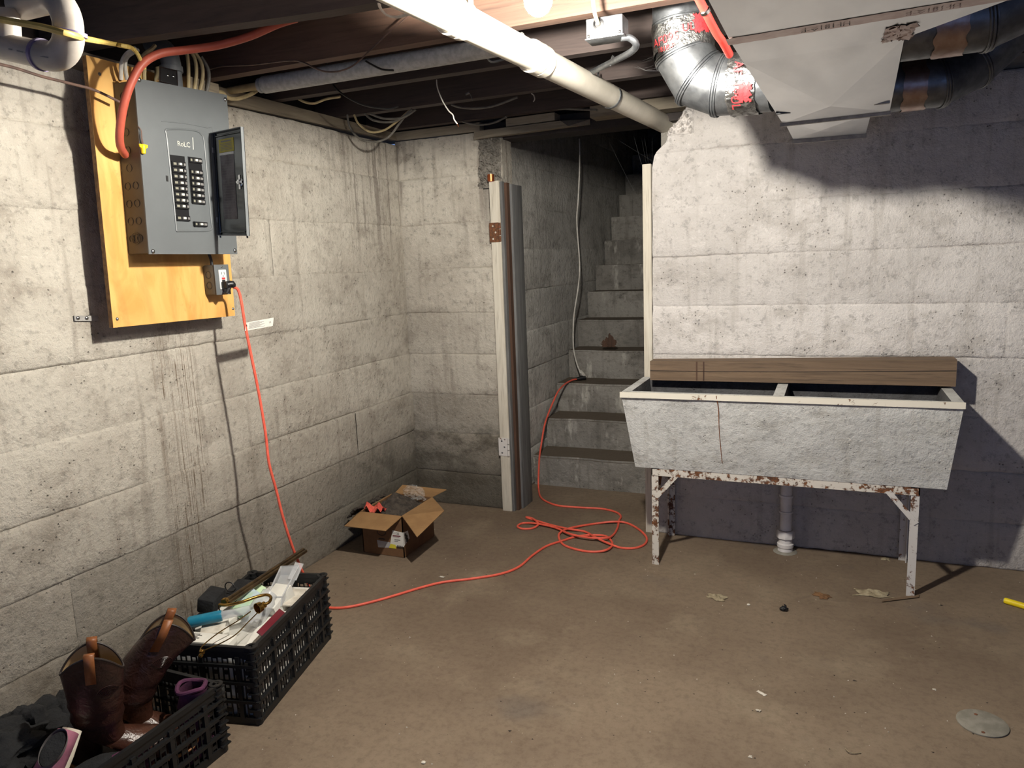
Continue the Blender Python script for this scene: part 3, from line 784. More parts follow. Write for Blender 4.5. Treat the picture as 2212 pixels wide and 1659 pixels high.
cyl_letters(el, '181B-P', .020, EP[2].lerp(EP[1], .02), ax_, RD+.004, -.75)
bl = MB(); 
for k, (t0, th, s) in enumerate(((.72, .45, .03), (.8, .6, .022), (.66, .75, .02))):
    pass
ax2 = (EP[5]-EP[4]).normalized()
for i, (tt, th) in enumerate(((.36, .5), (.42, .1), (.40, -.5))):
    cyl_letters(el, ('UL', '181', 'AF')[i], .036, EP[4].lerp(EP[5], tt), ax2, RD+.005, th)
def red_blot(root, p, ax, r, th0, th1, h0, h1, seed):
    p, ax = V(p), V(ax).normalized(); a = V((0,-1,0)); N = (a-ax*a.dot(ax)).normalized(); Bv = ax.cross(N)
    def fn(u, v):
        an = th0+(th1-th0)*(u+.35*nz((v*3, seed, 1), 2)); hh = h0+(h1-h0)*(v+.45*nz((u*3, seed, 5), 2))
        return p+ax*hh+(N*math.cos(an)+Bv*math.sin(an))*(r+.0058+.002*abs(nz((u*4, v*4, seed), 2)))
    return MB().grid(14, 14, fn).build('tape_print', 'red_print', root)
red_blot(el, EP[2], ax_, RD+.003, .55, 1.1, .035, .085, 2)
red_blot(el, EP[4], ax2, RD+.004, .2, .75, .075, .11, 5)
red_blot(el, EP[4], ax2, RD+.004, -.85, -.45, .085, .115, 6)

# right branches
def right_branch(y, z, x1, x2, dy, dz, lab):
    root = thing('round_duct', (x1-.1, y, z), lab, 'duct', 'round branch ducts')
    P = [V((.137 if y < 2.5 else .104, y, z)), V((x1, y, z)), V((x2, y+dy, z+dz)), V((x2+.16, y+dy*1.6, z+dz*2.4+.08))]
    gore_pipe(root, P, .076, None)
    tape_band(root, (x1-.10, y, z), (x1-.035, y, z), .0765, 'tape_brown', rag=.002, seed=y)
    return root
right_branch(2.08, 1.80, .300, .42, .03, .05, 'upper round galvanised branch duct right of the trunk, nearer the camera')
right_branch(2.72, 1.785, .285, .38, .06, .05, 'lower round galvanised branch duct right of the trunk, nearer the wall')

# ------------------------------------------------------------------ drain pipe across the ceiling
pv = thing('white_pipe', (-.80, 1.8, 1.868), 'long white drain pipe crossing under the joists beside the bulb', 'pipe')
PA, PB = V((-.950, .80, 1.892)), V((-.716, 3.60, 1.887))
PR = .041
def on_pipe(px):
    best = None
    for k in range(401):
        p = PA.lerp(PB, k/400); d = p-CAMPOS; z = d.dot(FW)
        if z <= .05: continue
        x = IMW/2+FPX*d.dot(RT)/z
        if best is None or abs(x-px) < best[0]: best = (abs(x-px), p)
    return best[1]
pd = (PB-PA).normalized()
MB().cyl(PA, PB, PR, 32).build('pipe_run', 'pvc_white', pv)
for px, w in ((1160, .042), (985, .03)):
    p = on_pipe(px); MB().lathe(p-pd*w, pd, [(PR, 0), (PR+.006, .001), (PR+.006, w-.004), (PR+.002, w-.003), (PR+.002, w+.003), (PR+.006, w+.004), (PR+.006, 2*w-.001), (PR, 2*w)], 32).build('coupling', 'pvc_white', pv)
def strap(px, top, side, label, m='galv', w=.018):
    """perforated strap: down from a joist, round under the pipe"""
    p = on_pipe(px); s = V((0,0,1)).cross(pd).normalized()*side; r = PR+.0035
    pts = [V((p.x+s.x*r, p.y+s.y*r, top)), p+s*r+V((0,0,.02))]
    for k in range(13):
        an = math.pi*1.15*k/12; pts.append(p+s*r*math.cos(an)-V((0,0,1))*r*math.sin(an))
    mb = MB(); vs = []; fs = []
    for q in pts: vs += [q-pd*w/2, q+pd*w/2]
    for i in range(len(pts)-1): fs.append((2*i, 2*i+1, 2*i+3, 2*i+2))
    mb.add(vs, fs); o = solidify(mb.build('pipe_strap', m), .0016)
    tag(o, label, 'strap', 'pipe straps'); 
    return o, pts
o, pts = strap(1318, 1.985, 1, 'perforated metal hanger strap looped under the white pipe near the wall')
ho = MB()
for k in range(4):
    q = pts[0].lerp(pts[1], .25+.2*k); ho.box((q.x+.0012, q.y-.003, q.z-.006), (q.x+.003, q.y+.003, q.z+.006))
h2 = ho.build('strap_slot', 'ink_black'); h2.parent = o
strap(985, 2.0, -1, 'white plastic hanger looped under the white pipe near the bulb', 'nm_white', .022)
pr = MB()
for px, py in ((1027, 40), (1023, 38)): pass
# loop of flat strap hanging left of the pipe
lp = MB(); pts = [at(px, py, y=1.62) for px, py in ((819, 8), (822, 18), (835, 32), (855, 37), (878, 32), (895, 24))]
lp.tube(pts, .007, 8, smooth=5, flat=.35)
tag(lp.build('cable_loop', 'nm_white'), 'pale flat cable loop sagging below the near joist left of the pipe', 'cable')

# ------------------------------------------------------------------ bulb
bl = thing('light_bulb', BULB, 'bare glowing light bulb hanging under the joists', 'bulb')
g = MB(); g.lathe(BULB, (0,0,1), [(.001, -.031), (.012, -.029), (.022, -.022), (.029, -.010), (.0305, 0), (.029, .010), (.023, .022), (.016, .034), (.014, .042)], 28)
g.build('glass_bulb', 'bulb_glow', bl)
MB().lathe(BULB, (0,0,1), [(.0135, .042), (.0145, .046), (.0135, .05), (.0145, .054), (.013, .062)], 18).build('screw_base', 'steel_dull', bl)
lh = thing('lamp_holder', BULB+V((0,0,.06)), 'white porcelain lamp holder above the bulb', 'lamp holder')
MB().lathe(BULB, (0,0,1), [(.018, .048), (.022, .05), (.026, .065), (.05, .072), (.056, .080), (.056, .092), (.001, .092)], 24).build('socket', 'white_plastic', lh)
MB().box((BULB.x-.06, BULB.y-.06, BULB.z+.0925), (BULB.x+.06, BULB.y+.06, 1.972), .002).build('mounting_box', 'steel_dull', lh)
MB().box((BULB.x-.05, 1.135, 1.974), (BULB.x+.05, 1.775, 2.0)).build('mounting_board', 'joist_orange', lh, smooth=False)
# ------------------------------------------------------------------ plywood, breaker panel, outlet
XB = -1.98; XP = -1.885
pl = thing('plywood_board', (XB, 1.83, 1.14), 'yellow plywood backboard standing off the concrete wall behind the panel', 'board')
q = [at(186, 119, x=XB), at(245, 708, x=XB), at(508, 682, x=XB)]
q.append(V((XB, q[2].y+.015, q[0].z)))
MB().hexa([p-V((.017,0,0)) for p in q], [p-V((.0015,0,0)) for p in q]).build('board_edge', 'plywood_edge', pl, smooth=False)
MB().hexa([p-V((.0015,0,0)) for p in q], q).build('face_veneer', 'plywood', pl, smooth=False)
for z in (1.25, 1.80): MB().box((XL+.006, 1.70, z), (XB-.0175, 2.05, z+.06)).build('standoff_cleat', 'sill_wood', pl, smooth=False)
def screwhead(mb, p, n, r=.006):
    mb.lathe(p, n, [(r, 0), (r, r*.25), (r*.7, r*.6), (r*.15, r*.75)], 12); return mb
for px, py in ((253, 689), (503, 667), (215, 160)):
    screwhead(MB(), at(px, py, x=XB), (1,0,0), .005).build('screw', 'steel_dull', pl)

pn = thing('breaker_panel', (XB, 1.84, 1.355), 'grey breaker panel with open door mounted on the plywood', 'electrical panel')
PC = {k: at(*v, x=XP) for k, v in dict(TL=(290, 168), TR=(490, 205), BL=(322, 549), BR=(513, 549)).items()}
cov = [PC['BL'], PC['BR'], PC['TR'], PC['TL']]
MB().hexa([p-V((.004,0,0)) for p in cov], cov).build('cover', 'panel_grey', pn, smooth=False)
cen = sum(cov, V((0,0,0)))/4
bod = [V((XP-.004, cen.y+(p.y-cen.y)*.96, cen.z+(p.z-cen.z)*.985)) for p in cov]
MB().hexa([V((XB+.002, p.y, p.z)) for p in bod], bod).build('enclosure', 'panel_brown', pn, smooth=False)
for px, py in ((300, 172), (486, 215), (330, 543), (507, 541)):
    screwhead(MB(), at(px, py, x=XP), (1,0,0), .007).build('cover_screw', 'screw', pn)
# knockouts on the near side of the enclosure
ys = [p.y for p in bod]
for k in range(9):
    z = 1.82-.052*k
    for xx in ((-1.945,) if k < 5 else (-1.958, -1.925)):
        yy = bod[0].y+(bod[3].y-bod[0].y)*(z-bod[0].z)/(bod[3].z-bod[0].z)
        mb = MB(); mb.tube([V((xx+.011*math.cos(t_*math.pi/8), yy-.0008, z+.011*math.sin(t_*math.pi/8))) for t_ in range(17)], .0009, 5, caps=False)
        mb.build('knockout', 'panel_brown', pn)
mb = MB()
for r in (.017, .012): mb.tube([V((-1.940+r*math.cos(t_*math.pi/8), bod[0].y-.001, 1.405+r*math.sin(t_*math.pi/8))) for t_ in range(17)], .001, 5, caps=False)
mb.build('knockout', 'panel_brown', pn)
# raised frame pressed into the cover
fr = MB(); fp = [(381, 499), (373, 420), (360, 300), (357, 284), (364, 279), (400, 279), (425, 283), (434, 290), (440, 305), (448, 390), (456, 480), (458, 492), (450, 498), (420, 499), (381, 499)]
fr.tube([at(a, b, x=XP) for a, b in fp], .0034, 8, smooth=3)
fr.build('pressed_frame', 'panel_grey', pn)
fr = MB(); fr.tube([at(a, b, x=XP) for a, b in ((349, 262), (400, 267), (450, 277), (459, 283), (470, 400), (476, 505))], .0015, 6, smooth=3); fr.build('pressed_line', 'panel_grey', pn)
# breaker banks
def bank(TL, TR, BR, BL, rows, name):
    c4 = [at(*BL, x=XP), at(*BR, x=XP), at(*TR, x=XP), at(*TL, x=XP)]
    MB().hexa([p-V((.001,0,0)) for p in c4], [p+V((.0012,0,0)) for p in c4]).build('breaker_bay', 'black_plastic', pn, smooth=False)
    def P(u, v, dx=0.0): return lerp(lerp(c4[3], c4[2], u), lerp(c4[0], c4[1], u), v)+V((dx,0,0))
    for v in rows:
        h = .017/(c4[3].z-c4[0].z)
        br = MB().hexa([P(.04, v+h/2, .001), P(.97, v+h/2, .001), P(.97, v-h/2, .001), P(.04, v-h/2, .001)], [P(.05, v+h*.46, .007), P(.96, v+h*.46, .007), P(.96, v-h*.46, .007), P(.05, v-h*.46, .007)]).build('breaker', 'black_plastic', pn, smooth=False)
        for a, b, d in ((.10, .30, .008), (.44, .62, .012), (.80, .92, .008)):
            if name == 'r': a, b = 1-b, 1-a
            MB().hexa([P(a, v+h*.25, .006), P(b, v+h*.25, .006), P(b, v-h*.25, .006), P(a, v-h*.25, .006)], [P(a, v+h*.2, d), P(b, v+h*.2, d), P(b, v-h*.2, d), P(a, v-h*.2, d)]).build('toggle', 'toggle_white' if d > .01 else 'toggle_dim' if a < .2 else 'ink_grey', br, smooth=False)
bank((366, 334), (398, 338), (409, 477), (378, 475), [(y-842)/470 for y in (905, 950, 995, 1040, 1082, 1125, 1167, 1210, 1297)], 'l')
bank((405, 338), (434, 342), (442, 441.6), (413, 438.6), [(y-857)/333 for y in (880, 965, 1008, 1048, 1090, 1132, 1175)], 'r')
bank((416, 479), (446, 481), (446.5, 490), (417, 489), [.5], 'r')
MB().hexa([at(*p, x=XP) for p in ((360, 391), (364, 392), (363, 380), (359, 379))], [at(*p, x=XP+.002) for p in ((360, 391), (364, 392), (363, 380), (359, 379))]).build('latch_slot', 'ink_black', pn, smooth=False)
letters('RoLC', .022, at(383, 315, x=XP+.0006), (0,1,.02), (-.0,0,1), 'toggle_white', pn, 'embossed_mark')
for k in range(2): MB().hexa([at(*p, x=XP) for p in ((417, 323), (418.5, 323), (417, 297), (415.5, 297))], [at(*p, x=XP+.0008) for p in ((417, 323), (418.5, 323), (417, 297), (415.5, 297))]).build('embossed_mark', 'toggle_white', pn, smooth=False) if k == 0 else None
# open door, hinged on the far side
Ht, Hb = at(459, 288, x=XP+.008), at(473, 509, x=XP+.008)
Ot, Ob = V((-1.700, 1.897, 1.738)), V((-1.700, 1.879, 1.404))
dn = (Ot-Ht).cross(Hb-Ht).normalized()
if dn.y > 0: dn = -dn
door = MB().hexa([Hb, Ob, Ot, Ht], [p-dn*.002 for p in (Hb, Ob, Ot, Ht)]).build('panel_door', 'door_inner', pn, smooth=False)
lipm = MB()
for a, b in ((Hb, Ob), (Ob, Ot), (Ot, Ht), (Ht, Hb)):
    lipm.hexa([a, b, b+dn*.009, a+dn*.009], [a+((Hb+Ot)/2-a)*.014, b+((Hb+Ot)/2-b)*.014, b+((Hb+Ot)/2-b)*.014+dn*.009, a+((Hb+Ot)/2-a)*.014+dn*.009])
lipm.build('door_lip', 'panel_grey', door, smooth=False)
def D(u, v, d=0.0): return lerp(lerp(Ht, Ot, u), lerp(Hb, Ob, u), v)+dn*d
rw = MB(); loop = [(.12,.04),(.88,.04),(.93,.07),(.93,.95),(.88,.965),(.12,.965),(.07,.95),(.07,.07),(.12,.04)]
rw.tube([D(u, v, .001) for u, v in loop], .0028, 6, smooth=3); rw.build('pressed_rim', 'door_inner', door)
def card(u0, v0, u1, v1, m, name, d=.0012): return MB().hexa([D(u0, v1, .0004), D(u1, v1, .0004), D(u1, v0, .0004), D(u0, v0, .0004)], [D(u0, v1, d), D(u1, v1, d), D(u1, v0, d), D(u0, v0, d)]).build(name, m, door, smooth=False)
yl = card(.20, .075, .68, .20, 'label_olive', 'warning_label')
card(.20, .203, .66, .225, 'paper_white', 'label_strip')
dc = card(.22, .23, .66, .84, 'grey_fabric', 'circuit_directory')
xd = (Ot-Ht).normalized(); yd = (Ht-Hb).normalized()
ln = MB()
ln.hexa([D(.27, .105, .0012), D(.60, .105, .0012), D(.60, .090, .0012), D(.27, .090, .0012)], [D(.27, .105, .0016), D(.60, .105, .0016), D(.60, .090, .0016), D(.27, .090, .0016)])
for k in range(5): ln.hexa([D(.25, .125+.014*k, .0014), D(.62, .125+.014*k, .0014), D(.62, .120+.014*k, .0014), D(.25, .120+.014*k, .0014)], [D(.25, .125+.014*k, .0016), D(.62, .125+.014*k, .0016), D(.62, .120+.014*k, .0016), D(.25, .120+.014*k, .0016)])
for k in range(22): ln.hexa([D(.26, .27+.025*k, .0014), D(.62, .27+.025*k, .0014), D(.62, .268+.025*k, .0014), D(.26, .268+.025*k, .0014)], [D(.26, .27+.025*k, .0016), D(.62, .27+.025*k, .0016), D(.62, .268+.025*k, .0016), D(.26, .268+.025*k, .0016)])
tag(ln.build('print_lines', 'ink_grey', door, smooth=False), kind='stuff')
lc = MB(); pc = D(.86, .50, .001); lc.lathe(pc, dn, [(.014, 0), (.014, .004), (.008, .006), (.008, .012), (.001, .013)], 14)
lc.bar(pc-yd*.022+dn*.006, pc+yd*.022+dn*.006, .009, .004, up=dn); lc.bar(pc-xd*.016+dn*.008, pc+xd*.016+dn*.008, .007, .004, up=dn)
lc.build('door_latch', 'chrome', door)
for v in (.16, .84):
    MB().cyl(D(-.01, v-.02, .002), D(-.01, v+.03, .002), .005, 10).build('door_hinge', 'steel_dull', pn)
# wire nut on a short lead at the cover's edge
wn = thing('wire_nut', at(310, 322, x=XP+.004), 'yellow wire nut on a short lead at the edge of the breaker panel', 'wire nut')
p0, p1 = at(308.5, 312, x=XP+.007), at(310.5, 333, x=XP+.007); ax = (p1-p0).normalized()
MB().lathe(p0, ax, [(.007, 0), (.0085, .004), (.0075, .012), (.006, .026), (.002, .028)], 12).build('cap', 'yellow_plastic', wn)
w_ = MB()
for s in (-1, 1): w_.hexa([p0+V((0, s*.006, 0)), p0+V((0, s*.015, 0)), p0+V((0, s*.014, -.008)), p0+V((0, s*.006, -.012))], [p+V((.003,0,0)) for p in (p0+V((0, s*.006, 0)), p0+V((0, s*.015, 0)), p0+V((0, s*.014, -.008)), p0+V((0, s*.006, -.012)))])
w_.build('wing', 'yellow_plastic', wn, smooth=False)
MB().tube([at(298, 272, x=XP+.001), at(305, 282, x=XP+.006), at(306, 296, x=XP+.008), p0], [.0012, .0014, .002, .003], 6, smooth=4).build('lead', 'wire_brown', wn)

# outlet box
ob = thing('outlet_box', (XB, 1.97, 1.22), 'grey metal outlet box with white safety receptacle low on the plywood', 'outlet')
XO = -1.925
f4 = [at(453+14, 637, x=XO), at(498, 635, x=XO), at(495, 571, x=XO), at(464, 573, x=XO)]
y0, y1 = (f4[0].y+f4[3].y)/2, (f4[1].y+f4[2].y)/2; z0, z1 = (f4[0].z+f4[1].z)/2, (f4[2].z+f4[3].z)/2
MB().box((XB+.001, y0+.001, z0), (XO-.004, y1-.001, z1), .005).build('box_body', 'panel_brown', ob)
MB().box((XO-.004, y0, z0-.001), (XO, y1, z1+.001), .0018).build('face_plate', 'panel_grey', ob)
ym, zm = (y0+y1)/2, (z0+z1)/2
rc = MB().box((XO-.001, ym-.017, zm-.033), (XO+.003, ym+.017, zm+.034), .0015).build('receptacle', 'white_plastic', ob)
sl_ = MB()
for dy in (-.006, .006): sl_.box((XO+.0028, ym+dy-.001, zm+.017), (XO+.0034, ym+dy+.001, zm+.026))
sl_.lathe((XO+.0028, ym, zm+.012), (1,0,0), [(.0022, 0), (.0022, .0006)], 8); sl_.build('slot', 'ink_black', rc)
MB().box((XO+.002, ym-.007, zm+.0005), (XO+.005, ym+.007, zm+.0075), .001).build('reset_button', 'red_print', rc)
MB().box((XO+.002, ym-.007, zm-.008), (XO+.005, ym+.007, zm-.001), .001).build('test_button', 'ink_black', rc)
for z in (z0+.006, z1-.006): screwhead(MB(), (XO, ym, z), (1,0,0), .0035).build('plate_screw', 'screw', ob)
for z in (zm-.018, zm+.018):
    mb = MB(); mb.tube([V((-1.955+.012*math.cos(t_*math.pi/8), y0+.0005, z+.012*math.sin(t_*math.pi/8))) for t_ in range(17)], .0009, 5, caps=False); mb.build('knockout', 'ink_black', ob)
ww = MB(); ww.tube([V((-1.955, ym-.012, z1-.002)), V((-1.955, ym-.014, z1+.02)), V((-1.958, ym-.02, 1.365))], .005, 8, smooth=3); ww.build('feed_wire', 'wire_black', ob)

# steel bracket on the wall
bk = thing('steel_bracket', at(190, 687, x=XL), 'small flat steel bracket screwed to the wall left of the plywood', 'bracket')
a, b = at(162, 687, x=XL+.012), at(217, 687, x=XL+.020)
MB().hexa([V((XL+.006, a.y, a.z-.009)), V((XL+.006, b.y, b.z-.009)), V((XL+.006, b.y, b.z+.007)), V((XL+.006, a.y, a.z+.007))], [V((XL+.010, a.y, a.z-.009)), V((XL+.010, b.y, b.z-.009)), V((XL+.010, b.y, b.z+.007)), V((XL+.010, a.y, a.z+.007))]).build('strip', 'seam_grey', bk, smooth=False)
for px in (168, 187): screwhead(MB(), at(px, 687, x=XL+.010), (1,0,0), .006).build('screw', 'screw', bk)

# service conduit and clamp above the panel
sv = thing('service_conduit', at(372, 150, x=-1.94), 'dark grey service conduit elbow with shiny clamp above the breaker panel', 'conduit')
c0 = at(372, 168, x=-1.945)
MB().tube([V((-1.945, c0.y, 1.87)), V((-1.945, c0.y, 1.92)), V((-1.945, c0.y+.0, 1.96)), V((-1.97, c0.y+.005, 2.0)), V((-2.03, c0.y+.01, 2.03))], .030, 20, smooth=4).build('conduit_bend', 'conduit_grey', sv)
MB().lathe((-1.945, c0.y, 1.925), (0,0,1), [(.030, 0), (.035, .002), (.035, .018), (.030, .02)], 20).build('conduit_hub', 'conduit_grey', sv)
g4 = [at(344, 176, x=-1.90), at(385, 188, x=-1.90), at(383, 152, x=-1.90), at(344, 143, x=-1.90)]
cl = MB().hexa([p-V((.02,0,0)) for p in g4], g4).build('clamp', 'chrome', sv, smooth=False)
gi = [lerp(p, sum(g4, V((0,0,0)))/4, .16)+V((.001,0,0)) for p in g4]
MB().hexa([p-V((.003,0,0)) for p in gi], gi).build('clamp_inset', 'black_plastic', cl, smooth=False)
for px, py in ((362, 163), (374, 165)): screwhead(MB(), at(px, py, x=-1.899), (1,0,0), .005).build('clamp_screw', 'chrome', cl)

# ------------------------------------------------------------------ cables round the panel
def cable(name, pts, r, m, label, cat='cable', group=None, seg=8, smooth=5):
    o = MB().tube(pts, r, seg, smooth=smooth).build(name, m)
    return tag(o, label, cat, group)
PX = lambda L, **k: [at(a, b, **k) for a, b in L]
cable('red_cable', [at(640, 40, z=2.03), at(600, 52, x=-1.52), at(540, 78, x=-1.60), at(470, 98, x=-1.68), at(400, 108, x=-1.74), at(345, 116, x=-1.78), at(308, 138, x=-1.80), at(284, 178, x=-1.82), at(268, 225, x=-1.845), at(259, 280, x=-1.88), at(260, 315, x=-1.91), at(268, 334, x=-1.945)+V((0, .004, 0))], .0115, 'red_cable', 'thick orange red cable arching into the side of the breaker panel', seg=12)
GP = 'tan cables rising from the breaker panel'
for i, (L, m, lab) in enumerate((
   ([(407, 200), (407, 150), (404, 118), (396, 100)], 'nm_tan', 'tan cable rising from the panel top, leftmost of the right bundle'),
   ([(419, 202), (424, 160), (421, 128), (408, 106)], 'nm_tan', 'tan cable rising from the panel top, second of the right bundle'),
   ([(430, 204), (438, 165), (434, 134), (418, 110)], 'nm_tan', 'tan cable rising from the panel top, third of the right bundle'),
   ([(444, 206), (451, 175), (449, 148), (434, 122)], 'nm_grey', 'greyish cable rising from the panel top, rightmost of the right bundle'),
   ([(300, 178), (301, 150), (308, 122), (330, 104)], 'nm_tan', 'tan cable rising from the panel top beside the red cable'),
   ([(312, 180), (312, 150), (316, 122), (335, 98)], 'nm_tan', 'second tan cable left of the service conduit'),
   ([(262, 172), (262, 140), (272, 118), (292, 104)], 'nm_white', 'pale cable rising behind the bend of the red cable'),
   ([(274, 172), (270, 140), (276, 122), (298, 108)], 'nm_white', 'pale cable close behind the red cable, right of its twin'))):
    cable('cable', PX(L[:1], x=-1.95)+PX(L[1:], x=-1.935), .0058, m, lab, group=GP, seg=8)
cable('cable', PX([(-30, 37), (0, 42), (90, 58), (150, 74)], y=.955)+PX([(190, 85)], y=1.08)+PX([(240, 94), (270, 100)], x=-1.74)+PX([(285, 104), (298, 118), (308, 142), (312, 150)], x=-1.80), .0058, 'nm_yellow', 'yellow cable running across the white trap pipe to the panel')
cable('cable', PX([(462, 200), (480, 200), (492, 211), (515, 213), (545, 202), (562, 190)], x=-1.98), .007, 'nm_tan', 'tan cable leaving the right top corner of the panel toward the white pipe')
# timber blocking above the panel
bk2 = MB().box((-2.06, 1.94, 1.878), (-1.95, 2.075, 1.93)).build('wood_block', 'sill_wood', smooth=False); tag(bk2, 'short timber block behind the cables at the panel top', 'block')

# plug and cords
cd = thing('orange_cord', at(560, 820, x=-1.86), 'orange extension cord hanging from the outlet and trailing over the floor to the stairs', 'extension cord')
pg = MB(); p0 = V((XO+.003, ym, zm-.017))
pg.box((XO+.003, ym-.013, zm-.030), (XO+.028, ym+.013, zm-.006), .004)
pg.tube([V((XO+.02, ym, zm-.018)), V((XO+.030, ym+.012, zm-.016)), at(505, 621, x=XO+.032)], [.013, .011, .006], 10, smooth=3)
pg.tube([V((XO+.018, ym+.004, zm-.025)), at(488, 634, x=XO+.02)], [.011, .006], 8)
pg.build('plug', 'black_plastic', cd)
def F(px, py, z=.0055): return at(px, py, z=z)
path = [at(504, 620, x=XO+.032), at(514, 626, x=-1.888), at(521, 650, x=-1.88), at(529, 700, x=-1.872), at(544, 775, x=-1.862), at(560, 855, x=-1.852), at(574, 940, x=-1.84), at(581, 1000, x=-1.832), at(597, 1060, x=-1.825), at(612, 1120, x=-1.818), at(632, 1182, x=-1.812), at(652, 1232, x=-1.81), at(668, 1268, x=-1.81), V((-1.815, 2.155, .03)), V((-1.80, 2.175, .008))]
path += [F(715, 1313), F(760, 1310), F(830, 1293), F(900, 1272), F(955, 1258), F(1020, 1250), F(1080, 1240), F(1120, 1225), F(1150, 1200), F(1180, 1180), F(1215, 1168), F(1250, 1158), F(1290, 1156), F(1312, 1160), F(1323, 1175), F(1312, 1187, .012), F(1285, 1192), F(1250, 1188), F(1218, 1177), F(1207, 1160), F(1213, 1148, .012), F(1235, 1140, .012), F(1280, 1132), F(1325, 1127, .012), F(1355, 1130), F(1382, 1145), F(1397, 1162), F(1392, 1176), F(1370, 1184), F(1340, 1183), F(1310, 1172, .012), F(1285, 1160, .015), F(1262, 1148), F(1225, 1142, .013), F(1190, 1134), F(1160, 1125), F(1140, 1119), F(1138, 1117), F(1152, 1121, .011), F(1163, 1132, .011), F(1150, 1141), F(1128, 1142), F(1118, 1137), F(1130, 1130), F(1160, 1131, .012), F(1200, 1140, .012), F(1230, 1153, .018), F(1270, 1161, .018), F(1310, 1162, .018), F(1325, 1155), F(1334, 1140), F(1337, 1125, .006), F(1341, 1115), F(1330, 1106), F(1300, 1099), F(1250, 1096), F(1205, 1092), F(1178, 1082), F(1167, 1072), F(1164, 1060)]
def stair(px, py, y): return at(px, py, y=y)
path += [stair(1163, 1042, 3.83), stair(1165, 990, 3.862), stair(1170, 955, 3.88), stair(1176, 920, 3.95), stair(1184, 895, 4.05), stair(1195, 868, 4.08), stair(1206, 845, 4.15), stair(1220, 830, 4.26), stair(1236, 821, 4.36), stair(1246, 819, 4.40)]
MB().tube(path, .0052, 8, smooth=6).build('cord', 'orange_cord', cd)
e0, e1 = stair(1244, 819, 4.40), stair(1264, 815, 4.44)
MB().tube([e0, e0.lerp(e1, .5), e1], [.009, .014, .016], 10).build('socket_end', 'black_plastic', cd)
tgp = [at(*p, x=-1.868) for p in ((531, 697), (591, 686), (589, 704), (529, 715))]
tgo = MB().hexa(tgp, [p+V((.0006,0,0)) for p in tgp]).build('cord_tag', 'paper_white', cd, smooth=False); tgo['label'] = 'white printed warning tag'
tl_ = MB()
def TG(u, v): return lerp(lerp(tgp[0], tgp[1], u), lerp(tgp[3], tgp[2], u), v)+V((.0009,0,0))
for k in range(8):
    tl_.add([TG(.12, .12+.095*k), TG(.12+.6*(.6+.4*((k*37) % 10)/10), .12+.095*k), TG(.12+.6*(.6+.4*((k*37) % 10)/10), .16+.095*k), TG(.12, .16+.095*k)], [(0,1,2,3)])
tl_.build('tag_print', 'ink_grey', tgo, smooth=False)
letters('UL', .010, TG(.84, .6), (TG(1, .5)-TG(0, .5)), (TG(.5, 0)-TG(.5, 1)), 'ink_black', tgo, 'tag_print', lift=0)
MB().tube([at(528, 700, x=-1.872)+V((0,.006,.004)), at(533, 705, x=-1.866)], .002, 6).build('tag_tie', 'black_plastic', tgo)
wc_ = cable('hanging_cable', PX([(1252, 300), (1252, 360), (1249, 430), (1246, 480), (1252, 570), (1249, 620), (1240, 680), (1238, 730), (1240, 760), (1246, 785), (1254, 806)], y=4.42), .0045, 'nm_white', 'thin white cable hanging down the stairwell to the orange cord socket', 'cable')
MB().tube([e1, at(1258, 806, y=4.43), at(1254, 800, y=4.42)], [.012, .011, .006], 8).build('cord_plug', 'nm_white').parent = wc_
# ------------------------------------------------------------------ junction box, conduit, red pipe
jb = thing('junction_box', (-.59, 2.11, 1.88), 'galvanised junction box screwed to the orange joist beside the bulb', 'junction box')
JY = 2.07
j4 = [at(1266, 82, y=JY), at(1345, 72, y=JY), at(1345, 28, y=JY), at(1266, 42, y=JY)]
xa, xb_ = j4[0].x, j4[1].x; za, zb = min(j4[0].z, j4[1].z), max(j4[2].z, j4[3].z)
MB().box((xa, JY, za), (xb_, 2.136, zb), .003).build('box_shell', 'galv', jb)
MB().box((xa-.003, JY-.002, za-.003), (xb_+.003, 2.136, za), .001).build('cover_plate', 'steel_dull', jb)
kx = at(1293, 52, y=JY); mb = MB(); mb.lathe(kx, (0,-1,0), [(.015, 0), (.015, .004), (.011, .005), (.010, .001)], 16); mb.build('cable_clamp', 'black_plastic', jb)
for x in (xa+.008, xb_-.008): screwhead(MB(), (x, JY-.001, za+.006), (0,-1,0), .004).build('box_screw', 'screw', jb)
cable('cable', [kx+V((0,-.003,0)), at(1285, 30, y=JY-.03), at(1281, 0, y=JY-.03), at(1282, -40, y=JY-.02)], .0055, 'nm_tan', 'tan cable dropping into the junction box beside the bulb')
cdn = thing('metal_conduit', (xb_, 2.15, 1.85), 'thin steel conduit bending from the junction box to behind the white pipe', 'conduit')
cp = [V((xb_-.012, 2.10, za-.002)), V((xb_+.012, 2.11, za-.018)), at(1372, 95, y=2.14), at(1362, 112, y=2.17), at(1318, 135, y=2.24), at(1255, 168, y=2.36), at(1190, 200, y=2.50)]
cp = [cp[0], at(1360, 82, y=2.11), at(1374, 96, y=2.13), at(1362, 113, y=2.20), at(1318, 136, y=2.40), at(1262, 164, y=2.66), at(1225, 182, y=2.84)]
for q_ in cp: q_.z = min(q_.z, 1.958)
MB().tube(cp, .0095, 12, smooth=5).build('conduit_run', 'galv', cdn)
MB().tube([at(1325, 120, y=2.38), at(1318, 136, y=2.39), at(1320, 142, y=2.39)], .004, 6).build('conduit_clip', 'steel_dull', cdn)
MB().tube(PX([(1048, 100), (1052, 118), (1062, 132), (1085, 128), (1100, 120)], y=2.35), .006, 8, smooth=4).build('conduit_offset', 'galv', cdn)
rp = thing('red_pipe', at(1530, 60, y=1.98), 'red water pipe passing between the elbow duct and the trunk', 'pipe')
